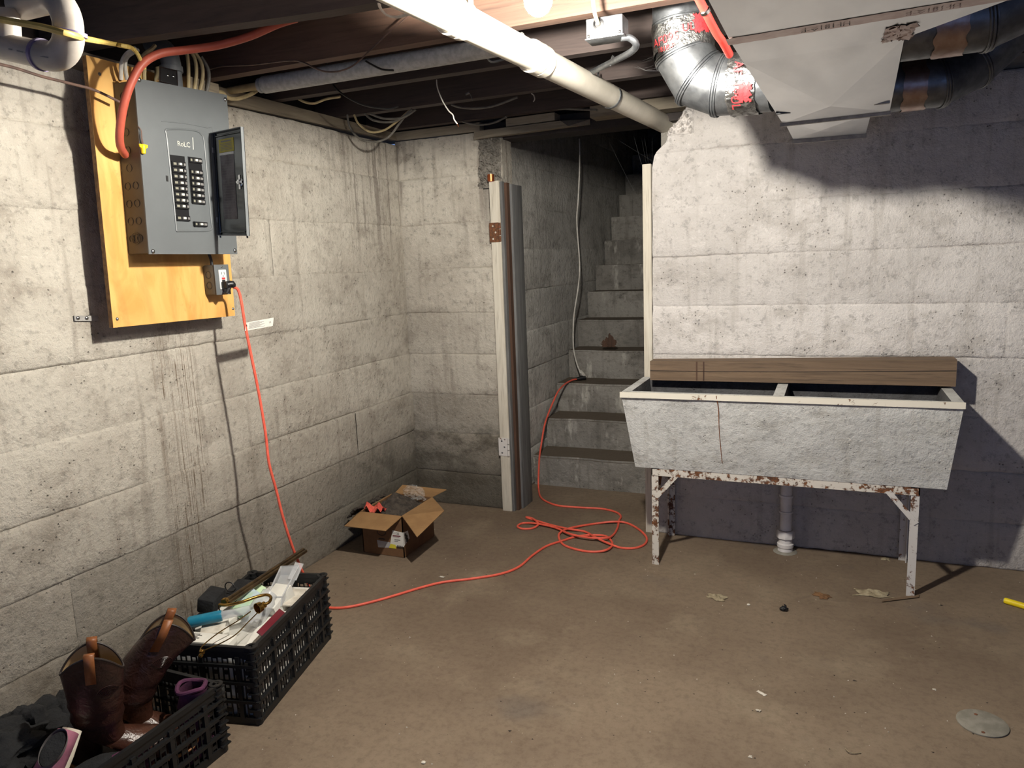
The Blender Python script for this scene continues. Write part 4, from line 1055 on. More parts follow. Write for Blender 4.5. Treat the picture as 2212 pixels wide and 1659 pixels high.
rpp = [at(1490, -40, y=1.86), at(1516, 10, y=1.92), at(1530, 38, y=1.95), at(1548, 72, y=2.0), at(1562, 92, y=2.04), at(1576, 118, y=2.12)]
for q_ in rpp: q_.x = min(q_.x, -.205)
MB().tube(rpp, .010, 12, smooth=4).build('pipe_run', 'red_pipe', rp)
d_ = (rpp[2]-rpp[1]).normalized(); MB().lathe(rpp[1].lerp(rpp[2], .5)-d_*.006, d_, [(.0105, 0), (.0125, .002), (.0125, .010), (.0105, .012)], 14).build('crimp_ring', 'chrome', rp)

# ------------------------------------------------------------------ insulated pipe and loose ceiling wires
ip = thing('insulated_pipe', (-1.5, 2.28, 1.98), 'grey white insulated pipe running between the dark joists', 'pipe')
ia, ib = at(575, 180, y=2.27), at(1130, 95, y=2.27)
ia.z = ib.z = (ia.z+ib.z)/2
MB().cyl(ia, ib, .030, 20).build('lagging', 'insul_white', ip)
idr = (ib-ia).normalized()
for k, w in ((0, .03), (.02, .026)):
    MB().lathe(ia-idr*(.012+k), idr, [(w-.004, 0), (w, .003), (w, .012), (w-.004, .015)], 20).build('end_ring', 'insul_white', ip)
MB().cyl(ia-idr*.20, ia, .014, 14).build('bare_end', 'nm_tan', ip)
GW = 'loose wires hanging under the ceiling'
cable('wire', PX([(400, 128), (440, 150), (480, 143), (545, 140), (625, 131), (655, 135), (680, 147), (705, 155), (735, 153), (765, 140), (800, 108), (840, 70), (890, 28)], y=2.09), .0028, 'wire_brown', 'thin brown wire swagged across the near joist above the insulated pipe', 'wire', GW, 6)
cable('wire', PX([(735, 90), (715, 118), (705, 140), (706, 158), (730, 195), (780, 225), (835, 235), (860, 230)], y=2.50), .0034, 'wire_black', 'black wire drooping in front of the joists below the insulated pipe', 'wire', GW, 6)
cable('wire', PX([(790, 132), (800, 138), (825, 150), (850, 152)], y=2.22), .0034, 'wire_black', 'short black wire lying across the insulated pipe', 'wire', GW, 6)
wl_ = cable('wire', PX([(943, 172), (945, 190), (955, 216), (968, 238), (978, 248), (981, 258), (988, 268)], y=2.52), .0024, 'nm_white', 'short white wire with bare copper tip dangling from a dark joist', 'wire', GW, 6)
MB().tube(PX([(988, 268), (991, 274)], y=2.52), .0012, 5).build('copper_tip', 'copper', wl_)
for L, y, m, lab in (
  ([(750, 248), (756, 275), (775, 298), (805, 307), (838, 297), (862, 268), (882, 240)], 2.93, 'nm_grey', 'grey cable making the lowest loop under the joists near the corner'),
  ([(765, 248), (775, 268), (800, 285), (830, 281), (858, 262), (885, 238)], 2.925, 'nm_tan', 'tan cable looping just above the lowest grey loop near the corner'),
  ([(788, 246), (805, 259), (835, 264), (862, 258), (890, 236)], 2.91, 'nm_grey', 'grey cable making the shallow top loop near the corner'),
  ([(800, 246), (830, 256), (870, 254), (898, 237)], 2.90, 'nm_grey', 'thin grey cable crossing the top of the corner loops'),
  ([(645, 214), (660, 221), (680, 223), (705, 214), (735, 209)], 2.57, 'nm_tan', 'tan cable sagging under the third joist'),
  ([(975, 226), (995, 232), (1030, 234), (1070, 228), (1118, 210)], 2.99, 'nm_grey', 'grey cable drooping below the joist over the door, upper one'),
  ([(998, 262), (1020, 268), (1045, 269), (1070, 264), (1095, 252)], 3.33, 'nm_grey', 'grey cable drooping below the joist over the door, lower one'),
  ([(1165, 238), (1200, 235), (1240, 236), (1290, 238)], 3.36, 'nm_grey', 'pale cable lying along the lintel behind the white pipe')):
    cable('cable', PX(L, y=y), .0048, m, lab, group=GW)
nl = MB(); p = at(1010, 200, y=2.90); nl.tube(PX([(1022, 218), (1017, 206), (1012, 200)], y=2.90), .0015, 5); nl.tube(PX([(1006, 204), (1014, 200)], y=2.90), .005, 6)
tag(nl.build('wire_staple', 'steel_dull'), 'small bent nail with lint under the dark joist above the door', 'nail')
nl = MB(); nl.tube(PX([(1148, 202), (1153, 206), (1155, 214), (1152, 220)], y=2.93), .0025, 5, smooth=2); tag(nl.build('lint_tuft', 'chip_white'), 'tiny white tuft hanging from the joist left of the white pipe', 'lint')
# cobwebs in the stair opening: single threads
cw = MB()
random.seed(3)
for k in range(7):
    a_ = V((-1.05+.25*random.random(), 3.62+.1*random.random(), 1.86+.02*random.random())); b_ = V((-.80+.03*random.random(), 3.60+.06*random.random(), 1.75-.35*random.random()))
    mid_ = a_.lerp(b_, .5)+V((0, 0, -.03*random.random())); cw.tube([a_, mid_, b_], .0003, 3, smooth=3)
tag(cw.build('cobweb', 'cobweb'), 'dusty grey cobweb threads in the top of the stair opening', 'cobweb', kind='stuff')
cw = MB()
for k in range(7):
    a_ = at(1345+random.uniform(-20, 25), 120+random.uniform(0, 25), y=2.40); b_ = at(1420+random.uniform(-8, 8), 120+random.uniform(-10, 40), y=2.36)
    cw.tube([a_, a_.lerp(b_, .5)+V((0,0,-.01)), b_], .0003, 3, smooth=2)
tag(cw.build('cobweb', 'cobweb'), 'dusty cobweb threads strung from the elbow duct to the conduit', 'cobweb', kind='stuff')

# ------------------------------------------------------------------ white trap pipe, upper left
tr_ = thing('trap_pipe', at(100, 120, y=1.0), 'white plastic trap pipe with purple primed joints at the upper left', 'pipe')
TR = .0243
h0, h1 = at(-60, 86, y=1.0), at(88, 118, y=1.0)
MB().cyl(h0, h1, TR, 24).build('pipe_run', 'pvc_bluish', tr_)
e_ = [h1, at(108, 122, y=1.0), at(130, 118, y=1.0), at(143, 102, y=1.0), at(148, 84, y=1.0), at(148, 72, y=1.0)]
MB().tube(e_, TR+.0015, 24, smooth=4).build('lower_elbow', 'pvc_bluish', tr_)
u_ = [at(148, 72, y=1.0), at(146, 46, y=1.0), at(136, 18, y=1.0), at(116, -4, y=1.01), at(88, 2, y=1.02), at(40, 14, y=1.03)]
MB().tube(u_, TR+.001, 24, smooth=4).build('return_bend', 'pvc_bluish', tr_)
dr0 = (h1-h0).normalized()
MB().lathe(h1-dr0*.001, dr0, [(TR, 0), (TR+.0045, .001), (TR+.0045, .008), (TR, .009)], 24).build('primer_ring', 'primer_purple', tr_)
d1 = (e_[-1]-e_[-2]).normalized(); MB().lathe(e_[-1]-d1*.004, d1, [(TR+.001, 0), (TR+.006, .001), (TR+.006, .008), (TR+.001, .009)], 24).build('primer_ring', 'primer_purple', tr_)
MB().tube(PX([(18, 84), (16, 50), (12, 24)], y=1.0), TR*.9, 20, smooth=3).build('branch', 'pvc_bluish', tr_)
ar = at(8, 92, y=1.0); MB().lathe(ar-dr0*.02, dr0, [(TR, -.03), (TR+.006, -.028), (TR+.006, .02), (TR, .021)], 24).build('rubber_coupling', 'conduit_grey', tr_)
pl_ = MB(); yy_ = 1.0-TR-.0004
for a0, a1 in ((18, 26), (36, 50), (53, 64), (72, 80), (83, 104)): pl_.hexa([at(a0, 100+a0*.22, y=yy_), at(a1, 100+a1*.22, y=yy_), at(a1, 103+a1*.22, y=yy_), at(a0, 103+a0*.22, y=yy_)], [at(a0, 100+a0*.22, y=yy_-.0004), at(a1, 100+a1*.22, y=yy_-.0004), at(a1, 103+a1*.22, y=yy_-.0004), at(a0, 103+a0*.22, y=yy_-.0004)])
tag(pl_.build('pipe_print', 'ink_grey', tr_, smooth=False), kind='stuff')
cable('cable', PX([(-40, 130), (30, 146), (90, 165), (150, 180), (205, 195), (262, 222)], x=-1.93), .004, 'wire_brown', 'thin grey cable crossing the wall below the trap pipe')

# ------------------------------------------------------------------ cardboard box of rubble
cb = thing('cardboard_box', (-1.83, 2.83, 0), 'open cardboard box of dirt with flaps spread near the wall corner', 'box')
bx0, bx1, by0, by1, bh = -1.940, -1.722, 2.690, 2.965, .196
def slab(mb, p, th): 
    """thin sheet: quad p pushed by th along its normal"""
    p = [V(k) for k in p]; n = (p[1]-p[0]).cross(p[3]-p[0]).normalized()*th
    return mb.hexa(p, [k+n for k in p])
for nm, p in (('front', [(bx0, by0, .002), (bx1, by0, .002), (bx1, by0, bh), (bx0, by0, bh)]), ('right', [(bx1, by0, .002), (bx1, by1, .002), (bx1, by1, bh), (bx1, by0, bh)]),
              ('back', [(bx1, by1, .002), (bx0, by1, .002), (bx0, by1, bh), (bx1, by1, bh)]), ('left', [(bx0, by1, .002), (bx0, by0, .002), (bx0, by0, bh), (bx0, by1, bh)])):
    slab(MB(), p, -.004).build('side_panel', 'cardboard_brown', cb, smooth=False)
MB().box((bx0+.003, by0+.003, .001), (bx1-.003, by1-.003, .005)).build('bottom', 'cardboard_brown', cb, smooth=False)
slab(MB(), [(bx0-.012, by0-.112, bh-.030), (bx1-.012, by0-.118, bh-.026), (bx1, by0, bh), (bx0, by0, bh)], -.003).build('front_flap', 'cardboard', cb, smooth=False)
slab(MB(), [(bx1, by0, bh), (bx1+.150, by0-.128, bh-.035), (bx1+.165, by1-.185, bh+.010), (bx1, by1, bh)], .003).build('right_flap', 'cardboard', cb, smooth=False)
slab(MB(), [(bx0+.01, by1, bh), (bx1, by1, bh), (bx1+.02, by1+.11, bh+.005), (bx0+.0, by1+.09, bh+.015)], .003).build('back_flap', 'cardboard', cb, smooth=False)
slab(MB(), [(bx0-.07, by0+.03, bh-.05), (bx0, by0+.01, bh), (bx0, by1-.01, bh), (bx0-.07, by1-.03, bh-.04)], .003).build('left_flap', 'cardboard', cb, smooth=False)
# printed labels wrapped round the near corner
def lab(pts, m, name, n): return MB().hexa([V(p) for p in pts], [V(p)+V(n) for p in pts]).build(name, m, cb, smooth=False)
fy = by0-.0006
lab([(-1.795, fy, .050), (bx1, fy, .052), (bx1, fy, .120), (-1.775, fy, .125)], 'paper_white', 'label', (0,-.0005,0))
lab([(bx1+.0005, by0, .055), (bx1+.0005, by0+.05, .075), (bx1+.0005, by0+.04, .115), (bx1+.0005, by0, .120)], 'paper_white', 'label', (.0005,0,0))
lab([(-1.858, fy, .035), (-1.795, fy, .040), (-1.793, fy, .066), (-1.862, fy, .070)], 'clear_plastic', 'label_film', (0,-.0005,0))
lab([(-1.80, fy-.0008, .040), (-1.762, fy-.0008, .040), (-1.764, fy-.0008, .058), (-1.79, fy-.0008, .060)], 'label_yellow', 'label_sticker', (0,-.0004,0))
letters('11125', .014, (-1.776, fy-.0012, .108), (1,0,0), (0,0,1), 'ink_black', cb, 'label_print', lift=0)
pl_ = MB(); pl_.box((-1.776, fy-.0013, .099), (-1.735, fy-.0006, .103)); pl_.box((-1.776, fy-.0013, .095), (-1.742, fy-.0006, .0965)); pl_.build('label_print', 'maroon', cb, smooth=False)
pl_ = MB(); pl_.box((-1.768, fy-.0013, .081), (-1.738, fy-.0006, .084)); pl_.box((-1.768, fy-.0013, .074), (-1.750, fy-.0006, .0765)); pl_.build('label_print', 'ink_grey', cb, smooth=False)
bcd = MB()
for k in range(11): bcd.box((-1.756+k*.0028, fy-.0014, .043), (-1.756+k*.0028+.0007+.001*(k % 3 == 0), fy-.0006, .057))
bcd.build('barcode', 'ink_black', cb, smooth=False)
for k, (zc, r) in enumerate(((.104, .007), (.090, .011), (.074, .010))):
    MB().lathe((bx1+.0012, by0+.018+.006*k, zc), (1,0,0), [(r, 0), (r, .0004)], 14).build('label_print', 'ink_black', cb)
for y_, w, zc in ((by0+.155, .05, .060), (by0+.215, .045, .072)):
    mb = MB(); mb.tube([V((bx1+.0008, y_, zc)), V((bx1+.0008, y_+w, zc+.003)), V((bx1+.0008, y_+w, zc+.033)), V((bx1+.0008, y_, zc+.03)), V((bx1+.0008, y_, zc))], .0008, 4); mb.box((bx1+.0003, y_+.008, zc+.008), (bx1+.0009, y_+w-.01, zc+.018)); mb.build('panel_print', 'ink_black', cb, smooth=False)
pl_ = MB(); pl_.tube([V((-1.835+.022*math.cos(k*.52), fy-.0004, .108+.014*math.sin(k*.52))) for k in range(13)], .0012, 4); pl_.box((-1.852, fy-.0012, .076), (-1.818, fy-.0002, .080)); pl_.build('panel_print', 'ink_black', cb, smooth=False)
# rubble heap
def heap(u, v):
    x = bx0+.006+(bx1-bx0-.012)*u; y = by0+.006+(by1-by0-.012)*v
    h = .165+.075*math.exp(-((u-.42)**2/.10+(v-.55)**2/.12))+nz((x, y, 0), 30)*.012+nz((x, y, 4), 75)*.007
    return V((x, y, h))
di = MB().grid(70, 80, heap).build('dirt_heap', 'dirt'); tag(di, 'dark crumbly dirt heaped in the open cardboard box', 'dirt', kind='stuff')
rc_ = MB()
def ragfn(u, v):
    x = -1.925+.085*u+.006*nz((u*2, v*2, 1), 2); y = 2.700+.05*v
    return V((x, y, .202+.018*math.sin(u*9+v*3)*.6+.02*nz((u*3, v*3, 0), 1.5)+.012*math.sin(v*math.pi)))
o = solidify(MB().grid(40, 20, ragfn).build('red_rag', 'red_cloth'), .003); tag(o, 'crumpled coral red cloth on the dirt in the cardboard box', 'cloth')
def film(u, v):
    return V((-1.86+.12*u+.01*nz((u*3, v*2, 0), 2), 2.93+.02*nz((u*4, v*4, 2), 2), .19+.075*v*(.6+.4*math.sin(u*3.1))))
o = solidify(MB().grid(24, 16, film).build('plastic_wrap', 'film_plastic'), .0005); tag(o, 'crumpled clear plastic film sticking up at the back of the cardboard box', 'plastic film')
def fringe(u, v): return V((bx0-.008-.085*v+.01*nz((u*6, v*4, 1), 2), by0+.02+.20*u, bh+.008-.055*v*v+.012*nz((u*7, v*5, 0), 2)))
o = solidify(MB().grid(40, 20, fringe).build('dark_rag', 'dirt'), .006); tag(o, 'dark dirty matting hanging over the wall side of the cardboard box', 'rag')

# ------------------------------------------------------------------ plastic crates
def crate(M, L, W, H, label, flip=False):
    """vented crate in local axes: x width, y length, z up; M places it"""
    root = thing('plastic_crate', M @ V((0,0,0)), label, 'crate')
    def wall(a, b, out):
        a, b, out = V(a), V(b), V(out); d = (b-a).normalized(); Ln = (b-a).length; mb = MB(M)
        def brick(s0, s1, z0, z1, t0, t1):
            p = [a+d*s0+out*t0, a+d*s1+out*t0, a+d*s1+out*t1, a+d*s0+out*t1]
            mb.hexa([k+V((0,0,z0)) for k in p], [k+V((0,0,z1)) for k in p])
        brick(0, Ln, H-.014, H, -.005, .006)            # rim
        brick(0, Ln, H-.036, H-.014, -.002, .002)
        brick(0, Ln, 0, .022, -.002, .004)
        for z in (H*.30, H*.54, H*.76): brick(0, Ln, z-.0045, z+.0045, -.002, .010)
        n = int(Ln/.0155); sg = Ln/n
        for k in range(n+1):
            s = min(max(k*sg-.002, 0), Ln-.004); big_ = k % 7 == 0
            brick(max(0, s-(.004 if big_ else 0)), min(Ln, s+(.009 if big_ else .0032)), .02, H-.03, -.002, .008 if big_ else .0015)
        for z in (H*.16, H*.42, H*.65, H*.85):
            for k in range(n):
                if (k*7+int(z*1000)) % 2: brick(k*sg, (k+1)*sg, z-.004, z+.004+.004*(k % 2), -.0018, .0012)
        return mb.build('side_wall', 'crate_black', root, smooth=False)
    w, l = W/2, L/2
    for a, b, o_ in (((-w,-l,0), (w,-l,0), (0,-1,0)), ((w,-l,0), (w,l,0), (1,0,0)), ((w,l,0), (-w,l,0), (0,1,0)), ((-w,l,0), (-w,-l,0), (-1,0,0))): wall(a, b, o_)
    MB(M).box((-w, -l, .004), (w, l, .010)).build('base', 'crate_black', root, smooth=False)
    for sx in (-1, 1):
        for sy in (-1, 1):
            mb = MB(M); c_ = V((sx*(w-.006), sy*(l-.006), 0)); mb.lathe(c_, (0,0,1), [(.013, .002), (.013, H-.004), (.018, H-.002), (.018, H+.001), (.010, H+.001), (.010, H-.01)], 16)
            for k in range(9): mb.box((c_.x-.016, c_.y-.016, .02+k*H/9.5), (c_.x+.016, c_.y+.016, .024+k*H/9.5))
            mb.build('corner_post', 'crate_black', root)
    return root
A1 = math.atan2(.119, .492)
M1 = Matrix.Translation(V((-1.672, 1.702, .001))) @ Matrix.Rotation(A1, 4, 'Z')
crate(M1, .500, .275, .24, 'black vented plastic crate packed with papers, jars and lamp parts')
M2 = Matrix.Translation(V((-1.653, 1.118, .001)))
crate(M2, .500, .332, .20, 'black vented plastic crate holding boots and shoes at the lower left')

# contents of the far crate (local frame of that crate)
def put(mb_fn, name, m, label, cat, group=None, **k):
    mb = MB(M1); mb_fn(mb); o = mb.build(name, m, **k); return tag(o, label, cat, group)
def tilt_box(mb, c, size, rx=0, ry=0, rz=0, bev=.002):
    R_ = Matrix.Translation(V(c)) @ Matrix.Rotation(rz, 4, 'Z') @ Matrix.Rotation(ry, 4, 'Y') @ Matrix.Rotation(rx, 4, 'X')
    s = V(size)/2; b_ = MB(R_); b_.box(-s, s, bev); mb.add(b_.v if not mb.M else [mb.M.inverted() @ (mb.M @ p) for p in b_.v], b_.f)
GC = 'papers and boxes in the black crate'
def tb_(c, size, m, name, label, cat, rx=0, ry=0, rz=0, bev=.0015):
    return put(lambda mb: tilt_box(mb, c, size, rx, ry, rz, bev), name, m, label, cat, GC)
fill = tb_((0, -.005, .105), (.258, .46, .19), 'paper_white', 'paper_stack', 'stack of white papers filling the lower part of the black crate', 'papers')
bxw = tb_((-.03, -.205, .222), (.155, .055, .030), 'paper_white', 'white_carton', 'long white carton lying at the near end of the black crate', 'carton', ry=.06, rz=.05)
tb_((-.075, -.11, .205), (.10, .08, .012), 'paper_white', 'white_booklet', 'white booklet leaning under the teal tube in the black crate', 'booklet', rx=.2, ry=-.2, rz=.5)
tb_((-.085, -.02, .215), (.09, .13, .016), 'paper_white', 'white_folder', 'white folder lying along the wall side of the black crate', 'folder', ry=.15, rz=-.05)
tb_((-.045, .055, .232), (.05, .16, .004), 'mint', 'green_leaflet', 'pale green leaflet leaning beside the brass rod in the black crate', 'leaflet', rx=.25, ry=.6, rz=.1)
tb_((-.020, .02, .238), (.06, .10, .003), 'pale_blue', 'blue_leaflet', 'pale blue leaflet leaning next to the green one in the black crate', 'leaflet', rx=.3, ry=.5, rz=-.1)
tb_((.055, .060, .225), (.060, .105, .055), 'paper_white', 'white_box', 'small white box with printed code standing in the far half of the black crate', 'carton', rx=.35, rz=-.15)
tb_((.112, -.085, .228), (.030, .150, .004), 'maroon', 'maroon_booklet', 'dark red booklet wedged against the long side of the black crate', 'booklet', ry=.65, rz=.02)
tb_((.085, .10, .222), (.07, .12, .006), 'chip_white', 'pink_paper', 'pinkish paper lying at the far end of the black crate', 'paper', ry=.1, rz=.2)
tb_((-.055, -.135, .228), (.07, .05, .003), 'chip_white', 'printed_slip', 'small printed slip under the teal tube in the black crate', 'paper', rx=.15, rz=.4)
tb_((.02, -.13, .212), (.10, .14, .004), 'film_plastic', 'plastic_sleeve', 'clear plastic sleeve spread over the papers in the black crate', 'plastic sleeve', ry=-.1, rz=.2)
pm_ = MB(M1)
for k in range(5): pm_.box((-.095, -.222+.007*k, .2395), (-.06+.01*(k % 2), -.219+.007*k, .2402))
pm_.box((-.10, -.19, .238), (-.092, -.184, .2405)); pm_.build('carton_print', 'ink_grey', bxw, smooth=False)
def teal(mb):
    a_, b_ = V((-.125, -.150, .252)), V((-.040, -.105, .256)); mb.tube([a_, a_.lerp(b_, .06), a_.lerp(b_, .95), b_], [.014, .017, .017, .016], 18)
to = put(teal, 'teal_tube', 'teal', 'teal plastic tube with a clear nozzle lying across the papers', 'tube')
mb = MB(M1); mb.tube([V((-.045, -.108, .256)), V((.035, -.07, .262))], [.0135, .0125], 16); mb.build('clear_nozzle', 'glass_frost', to)
def tray(mb):
    pts = [V((.030, .03, .220)), V((.085, .03, .225)), V((.085, .16, .275)), V((.020, .16, .270))]
    n = V((0, .35, .9)).normalized()*.03
    for i in range(4):
        a_, b_ = pts[i], pts[(i+1) % 4]; mb.hexa([a_, b_, b_+V((.001,.001,.001)), a_+V((.001,.001,.001))], [a_+n, b_+n, b_+n+V((.001,.001,.001)), a_+n+V((.001,.001,.001))])
    mb.hexa(pts, [p+V((0,0,.001)) for p in pts]); mb.tube([p+n for p in pts]+[pts[0]+n], .003, 6)
put(tray, 'clear_tray', 'clear_plastic', 'clear plastic tray standing tilted at the far end of the black crate', 'tray')
put(lambda mb: tilt_box(mb, (.075, .165, .285), (.03, .07, .004), .5, .2, .1, .001), 'plastic_sachet', 'clear_plastic', 'clear rounded plastic sachet beside the tilted tray', 'sachet')
def jar(mb): mb.lathe((.03, -.02, .225), (.25, .75, .6), [(.001, -.05), (.032, -.048), (.034, -.04), (.034, .045), (.026, .055), (.026, .07)], 20)
put(jar, 'clear_jar', 'glass_frost', 'clear plastic jar lying among the papers in the black crate', 'jar')
def black_case(mb): tilt_box(mb, (-.125, -.02, .262), (.055, .085, .05), .1, .2, .05, .006)
bc = put(black_case, 'black_case', 'fleece_black', 'small black zipped case on the wall side rim of the crate', 'case')
mb = MB(M1); mb.tube([V((-.10+.018*math.cos(k*.5), .045+.004*k/6, .275+.018*math.sin(k*.5))) for k in range(13)], .0022, 6); mb.build('carry_loop', 'wire_black', bc)
put(lambda mb: tilt_box(mb, (-.105, .10, .235), (.06, .13, .03), .05, .1, .1, .008), 'dark_pouch', 'fleece_black', 'dark cloth pouch behind the brass rod in the black crate', 'pouch')
# brass lamp parts
rod = thing('brass_rod', at(485, 1298, z=.285), 'long dark brass lamp rod sticking out of the black crate', 'rod')
ra, rb_ = at(486, 1300, z=.283), at(655, 1188, x=-1.800)
MB().cyl(ra, rb_, .0085, 14).build('tube', 'brass_dark', rod)
rd_ = (rb_-ra).normalized(); sd_ = rd_.cross(V((0,0,1))).normalized()
MB().cyl(ra+sd_*.010-V((0,0,.004)), rb_+sd_*.010-V((0,0,.004)), .007, 12).build('tube', 'brass_dark', rod)
MB().lathe(ra-rd_*.006, rd_, [(.010, 0), (.013, .003), (.013, .012), (.010, .016)], 14).build('end_collar', 'brass', rod)
arm = thing('brass_lamp_neck', at(560, 1310, z=.285), 'curved brass lamp arm with a bell shaped cup over the papers', 'lamp part')
ap = [at(474, 1306, z=.288), at(490, 1307, z=.288), at(520, 1301, z=.292), at(552, 1290, z=.295), at(575, 1285, z=.295), at(585, 1290, z=.293), at(582, 1300, z=.288), at(572, 1306, z=.286)]
MB().tube(ap, .0048, 10, smooth=5).build('curved_tube', 'brass', arm)
cu_, cv_ = at(573, 1305, z=.286), at(549, 1318, z=.284); cx_ = (cv_-cu_).normalized()
MB().lathe(cu_, cx_, [(.006, 0), (.010, .002), (.010, .008), (.008, .010), (.015, .016), (.017, .030), (.0155, .030), (.013, .018), (.001, .016)], 18).build('cup', 'brass', arm)
MB().tube([at(472, 1305, z=.287), at(474, 1318, z=.27), at(480, 1330, z=.258)], .0022, 6, smooth=3).build('hook', 'brass_dark', arm)
harp = thing('brass_harp', at(470, 1370, z=.262), 'thin brass wire harp with a ball finial hanging over the near rim of the crate', 'lamp part')
hp = [at(541, 1321, z=.280), at(515, 1340, z=.278), at(475, 1365, z=.272), at(445, 1388, z=.266), at(433, 1402, z=.262), at(436, 1408, z=.261), at(448, 1402, z=.262), at(480, 1388, z=.264), at(510, 1370, z=.268), at(535, 1345, z=.274), at(558, 1322, z=.280)]
MB().tube(hp, .0017, 8, smooth=5).build('harp_wire', 'brass', harp)
MB().lathe(at(437, 1407, z=.258), (.2, -.6, -.5), [(.006, -.004), (.0085, -.001), (.0085, .004), (.005, .007), (.007, .011), (.005, .016), (.001, .018)], 14).build('finial', 'brass', harp)

# ------------------------------------------------------------------ boots and shoes in the near crate
def rings_mesh(mb, rings, seg=28, capa=True, capb=False):
    """rings: (centre, ax, ay) with ax, ay half-axis vectors"""
    vs = []
    for c_, ax, ay in rings:
        for k in range(seg):
            an = 2*math.pi*k/seg; vs.append(V(c_)+V(ax)*math.cos(an)+V(ay)*math.sin(an))
    fs = []
    for i in range(len(rings)-1):
        for k in range(seg): fs.append((i*seg+k, i*seg+(k+1) % seg, (i+1)*seg+(k+1) % seg, (i+1)*seg+k))
    if capa: fs.append(tuple(range(seg-1, -1, -1)))
    if capb: fs.append(tuple((len(rings)-1)*seg+k for k in range(seg)))
    return mb.add(vs, fs)
def interp_rings(keys, n):
    out = []
    for i in range(len(keys)-1):
        for k in range(n):
            t_ = k/n; t_ = t_*t_*(3-2*t_)*.5+t_*.5
            out.append(tuple(V(keys[i][j]).lerp(V(keys[i+1][j]), t_) for j in range(3)))
    out.append(tuple(V(q) for q in keys[-1])); return out
def boot(M, label, lean=(0, 0)):
    """cowboy boot, local: toe +x, z up, heel at x=-.09"""
    root = thing('cowboy_boot', M @ V((0,0,0)), label, 'boot', 'pair of brown leather boots')
    foot = [((.205, 0, .030), (0, .012, 0), (-.006, 0, .010)), ((.190, 0, .031), (0, .026, 0), (-.004, 0, .020)), ((.155, 0, .035), (0, .042, 0), (-.006, 0, .028)), ((.11, 0, .042), (0, .050, 0), (-.010, 0, .037)),
            ((.06, 0, .055), (0, .045, 0), (-.024, 0, .046)), ((.015, 0, .075), (0, .038, 0), (-.046, 0, .048)), ((-.02, 0, .105), (0, .037, 0), (-.058, 0, .030)), ((-.028, 0, .140), (0, .040, 0), (-.056, 0, .006)), ((-.028, 0, .175), (0, .046, 0), (-.058, 0, .0))]
    mb = MB(M); rings_mesh(mb, interp_rings(foot, 5)); 
    mb.lathe((-.060, 0, .026), (0,0,1), [(.034, 0), (.037, .02), (.037, .05), (.030, .09), (.016, .125)], 24)
    mb.build('vamp', 'boot_leather', root, ang=60)
    seg = 48; vs = []; n = 14
    def sh(an, v, off):
        c_ = V((-.028-.004*v+lean[0]*v**1.3, lean[1]*v**1.3, .165+.20*v)); rx = .060+.012*v+off; ry = .045-.016*v*v+off
        dip = (-.034*max(0, math.cos(2*an))+.030*max(0, -math.cos(2*an)))*max(0, v-.55)/.45
        wr = .0025*math.sin(v*26)*(1-v)*1.2 if v < .4 else 0
        return M @ (c_+V((math.cos(an)*(rx+wr), math.sin(an)*(ry+wr), dip)))
    sm = MB(); 
    sm.grid(seg, n, lambda u, v: sh(2*math.pi*u, v, 0), closeu=True); sm.build('shaft', 'boot_shaft', root, ang=60)
    sm = MB(); sm.grid(seg, n, lambda u, v: sh(2*math.pi*u, v, -.003), closeu=True); sm.build('lining', 'boot_lining', root, ang=60)
    sm = MB(); sm.tube([sh(2*math.pi*k/48, 1, -.0015) for k in range(49)], .0026, 6); sm.build('top_binding', 'boot_sole', root)
    for s in (math.pi/2, -math.pi/2):
        st2 = MB(); path_ = [sh(s, .72, .002), sh(s, .9, .003), sh(s, 1, .004)+(M.to_3x3() @ V((0,0,.014))), sh(s, 1, -.008)+(M.to_3x3() @ V((0,0,.010))), sh(s, .9, -.006), sh(s, .78, -.005)]
        xd_ = (M.to_3x3() @ V((1,0,0))).normalized()*.011; vs = []; fs = []
        for q_ in path_: vs += [q_-xd_, q_+xd_]
        for i in range(len(path_)-1): fs.append((2*i, 2*i+1, 2*i+3, 2*i+2))
        st2.add(vs, fs); solidify(st2.build('pull_strap', 'boot_strap', root), .002)
    for s in (1, -1):
        dec = MB()
        for k in range(9):
            r_ = .012+.010*k; pts_ = []
            for j in range(9):
                a_ = math.pi*(.15+.7*j/8); yy = .62+r_*1.6*math.sin(a_)-.1; pts_.append(sh(s*math.pi/2*.62+s*r_*5.5*math.cos(a_), max(.1, min(.97, yy)), .0008))
            dec.tube(pts_, .0012, 4)
        tag(dec.build('stitching', 'boot_shaft', root), kind='stuff')
    out = [(.212, 0), (.200, .024), (.165, .045), (.11, .054), (.06, .049), (.01, .040), (-.04, .040), (-.085, .038), (-.102, .018)]
    loop_ = out+[(x, -y) for x, y in reversed(out[:-1][1:])]+[]
    loop_ = [(x, y) for x, y in out]+[(-.104, 0)]+[(x, -y) for x, y in reversed(out[1:])]
    def zs(x): return .020+.012*max(0, -x+.02)/.1 if x < .02 else .016
    w_ = MB(M); w_.tube([V((x, y, zs(x)+.006)) for x, y in loop_]+[V((loop_[0][0], loop_[0][1], zs(loop_[0][0])+.006))], .0045, 6, smooth=2, flat=1); w_.build('welt', 'boot_welt', root)
    so_ = MB(M); nv_ = len(loop_); so_.add([(x, y, zs(x)) for x, y in loop_]+[(x, y, zs(x)+.008) for x, y in loop_], [tuple(range(nv_-1, -1, -1)), tuple(range(nv_, 2*nv_))]+[(i, (i+1) % nv_, nv_+(i+1) % nv_, nv_+i) for i in range(nv_)]); so_.build('sole', 'boot_sole', root, smooth=False)
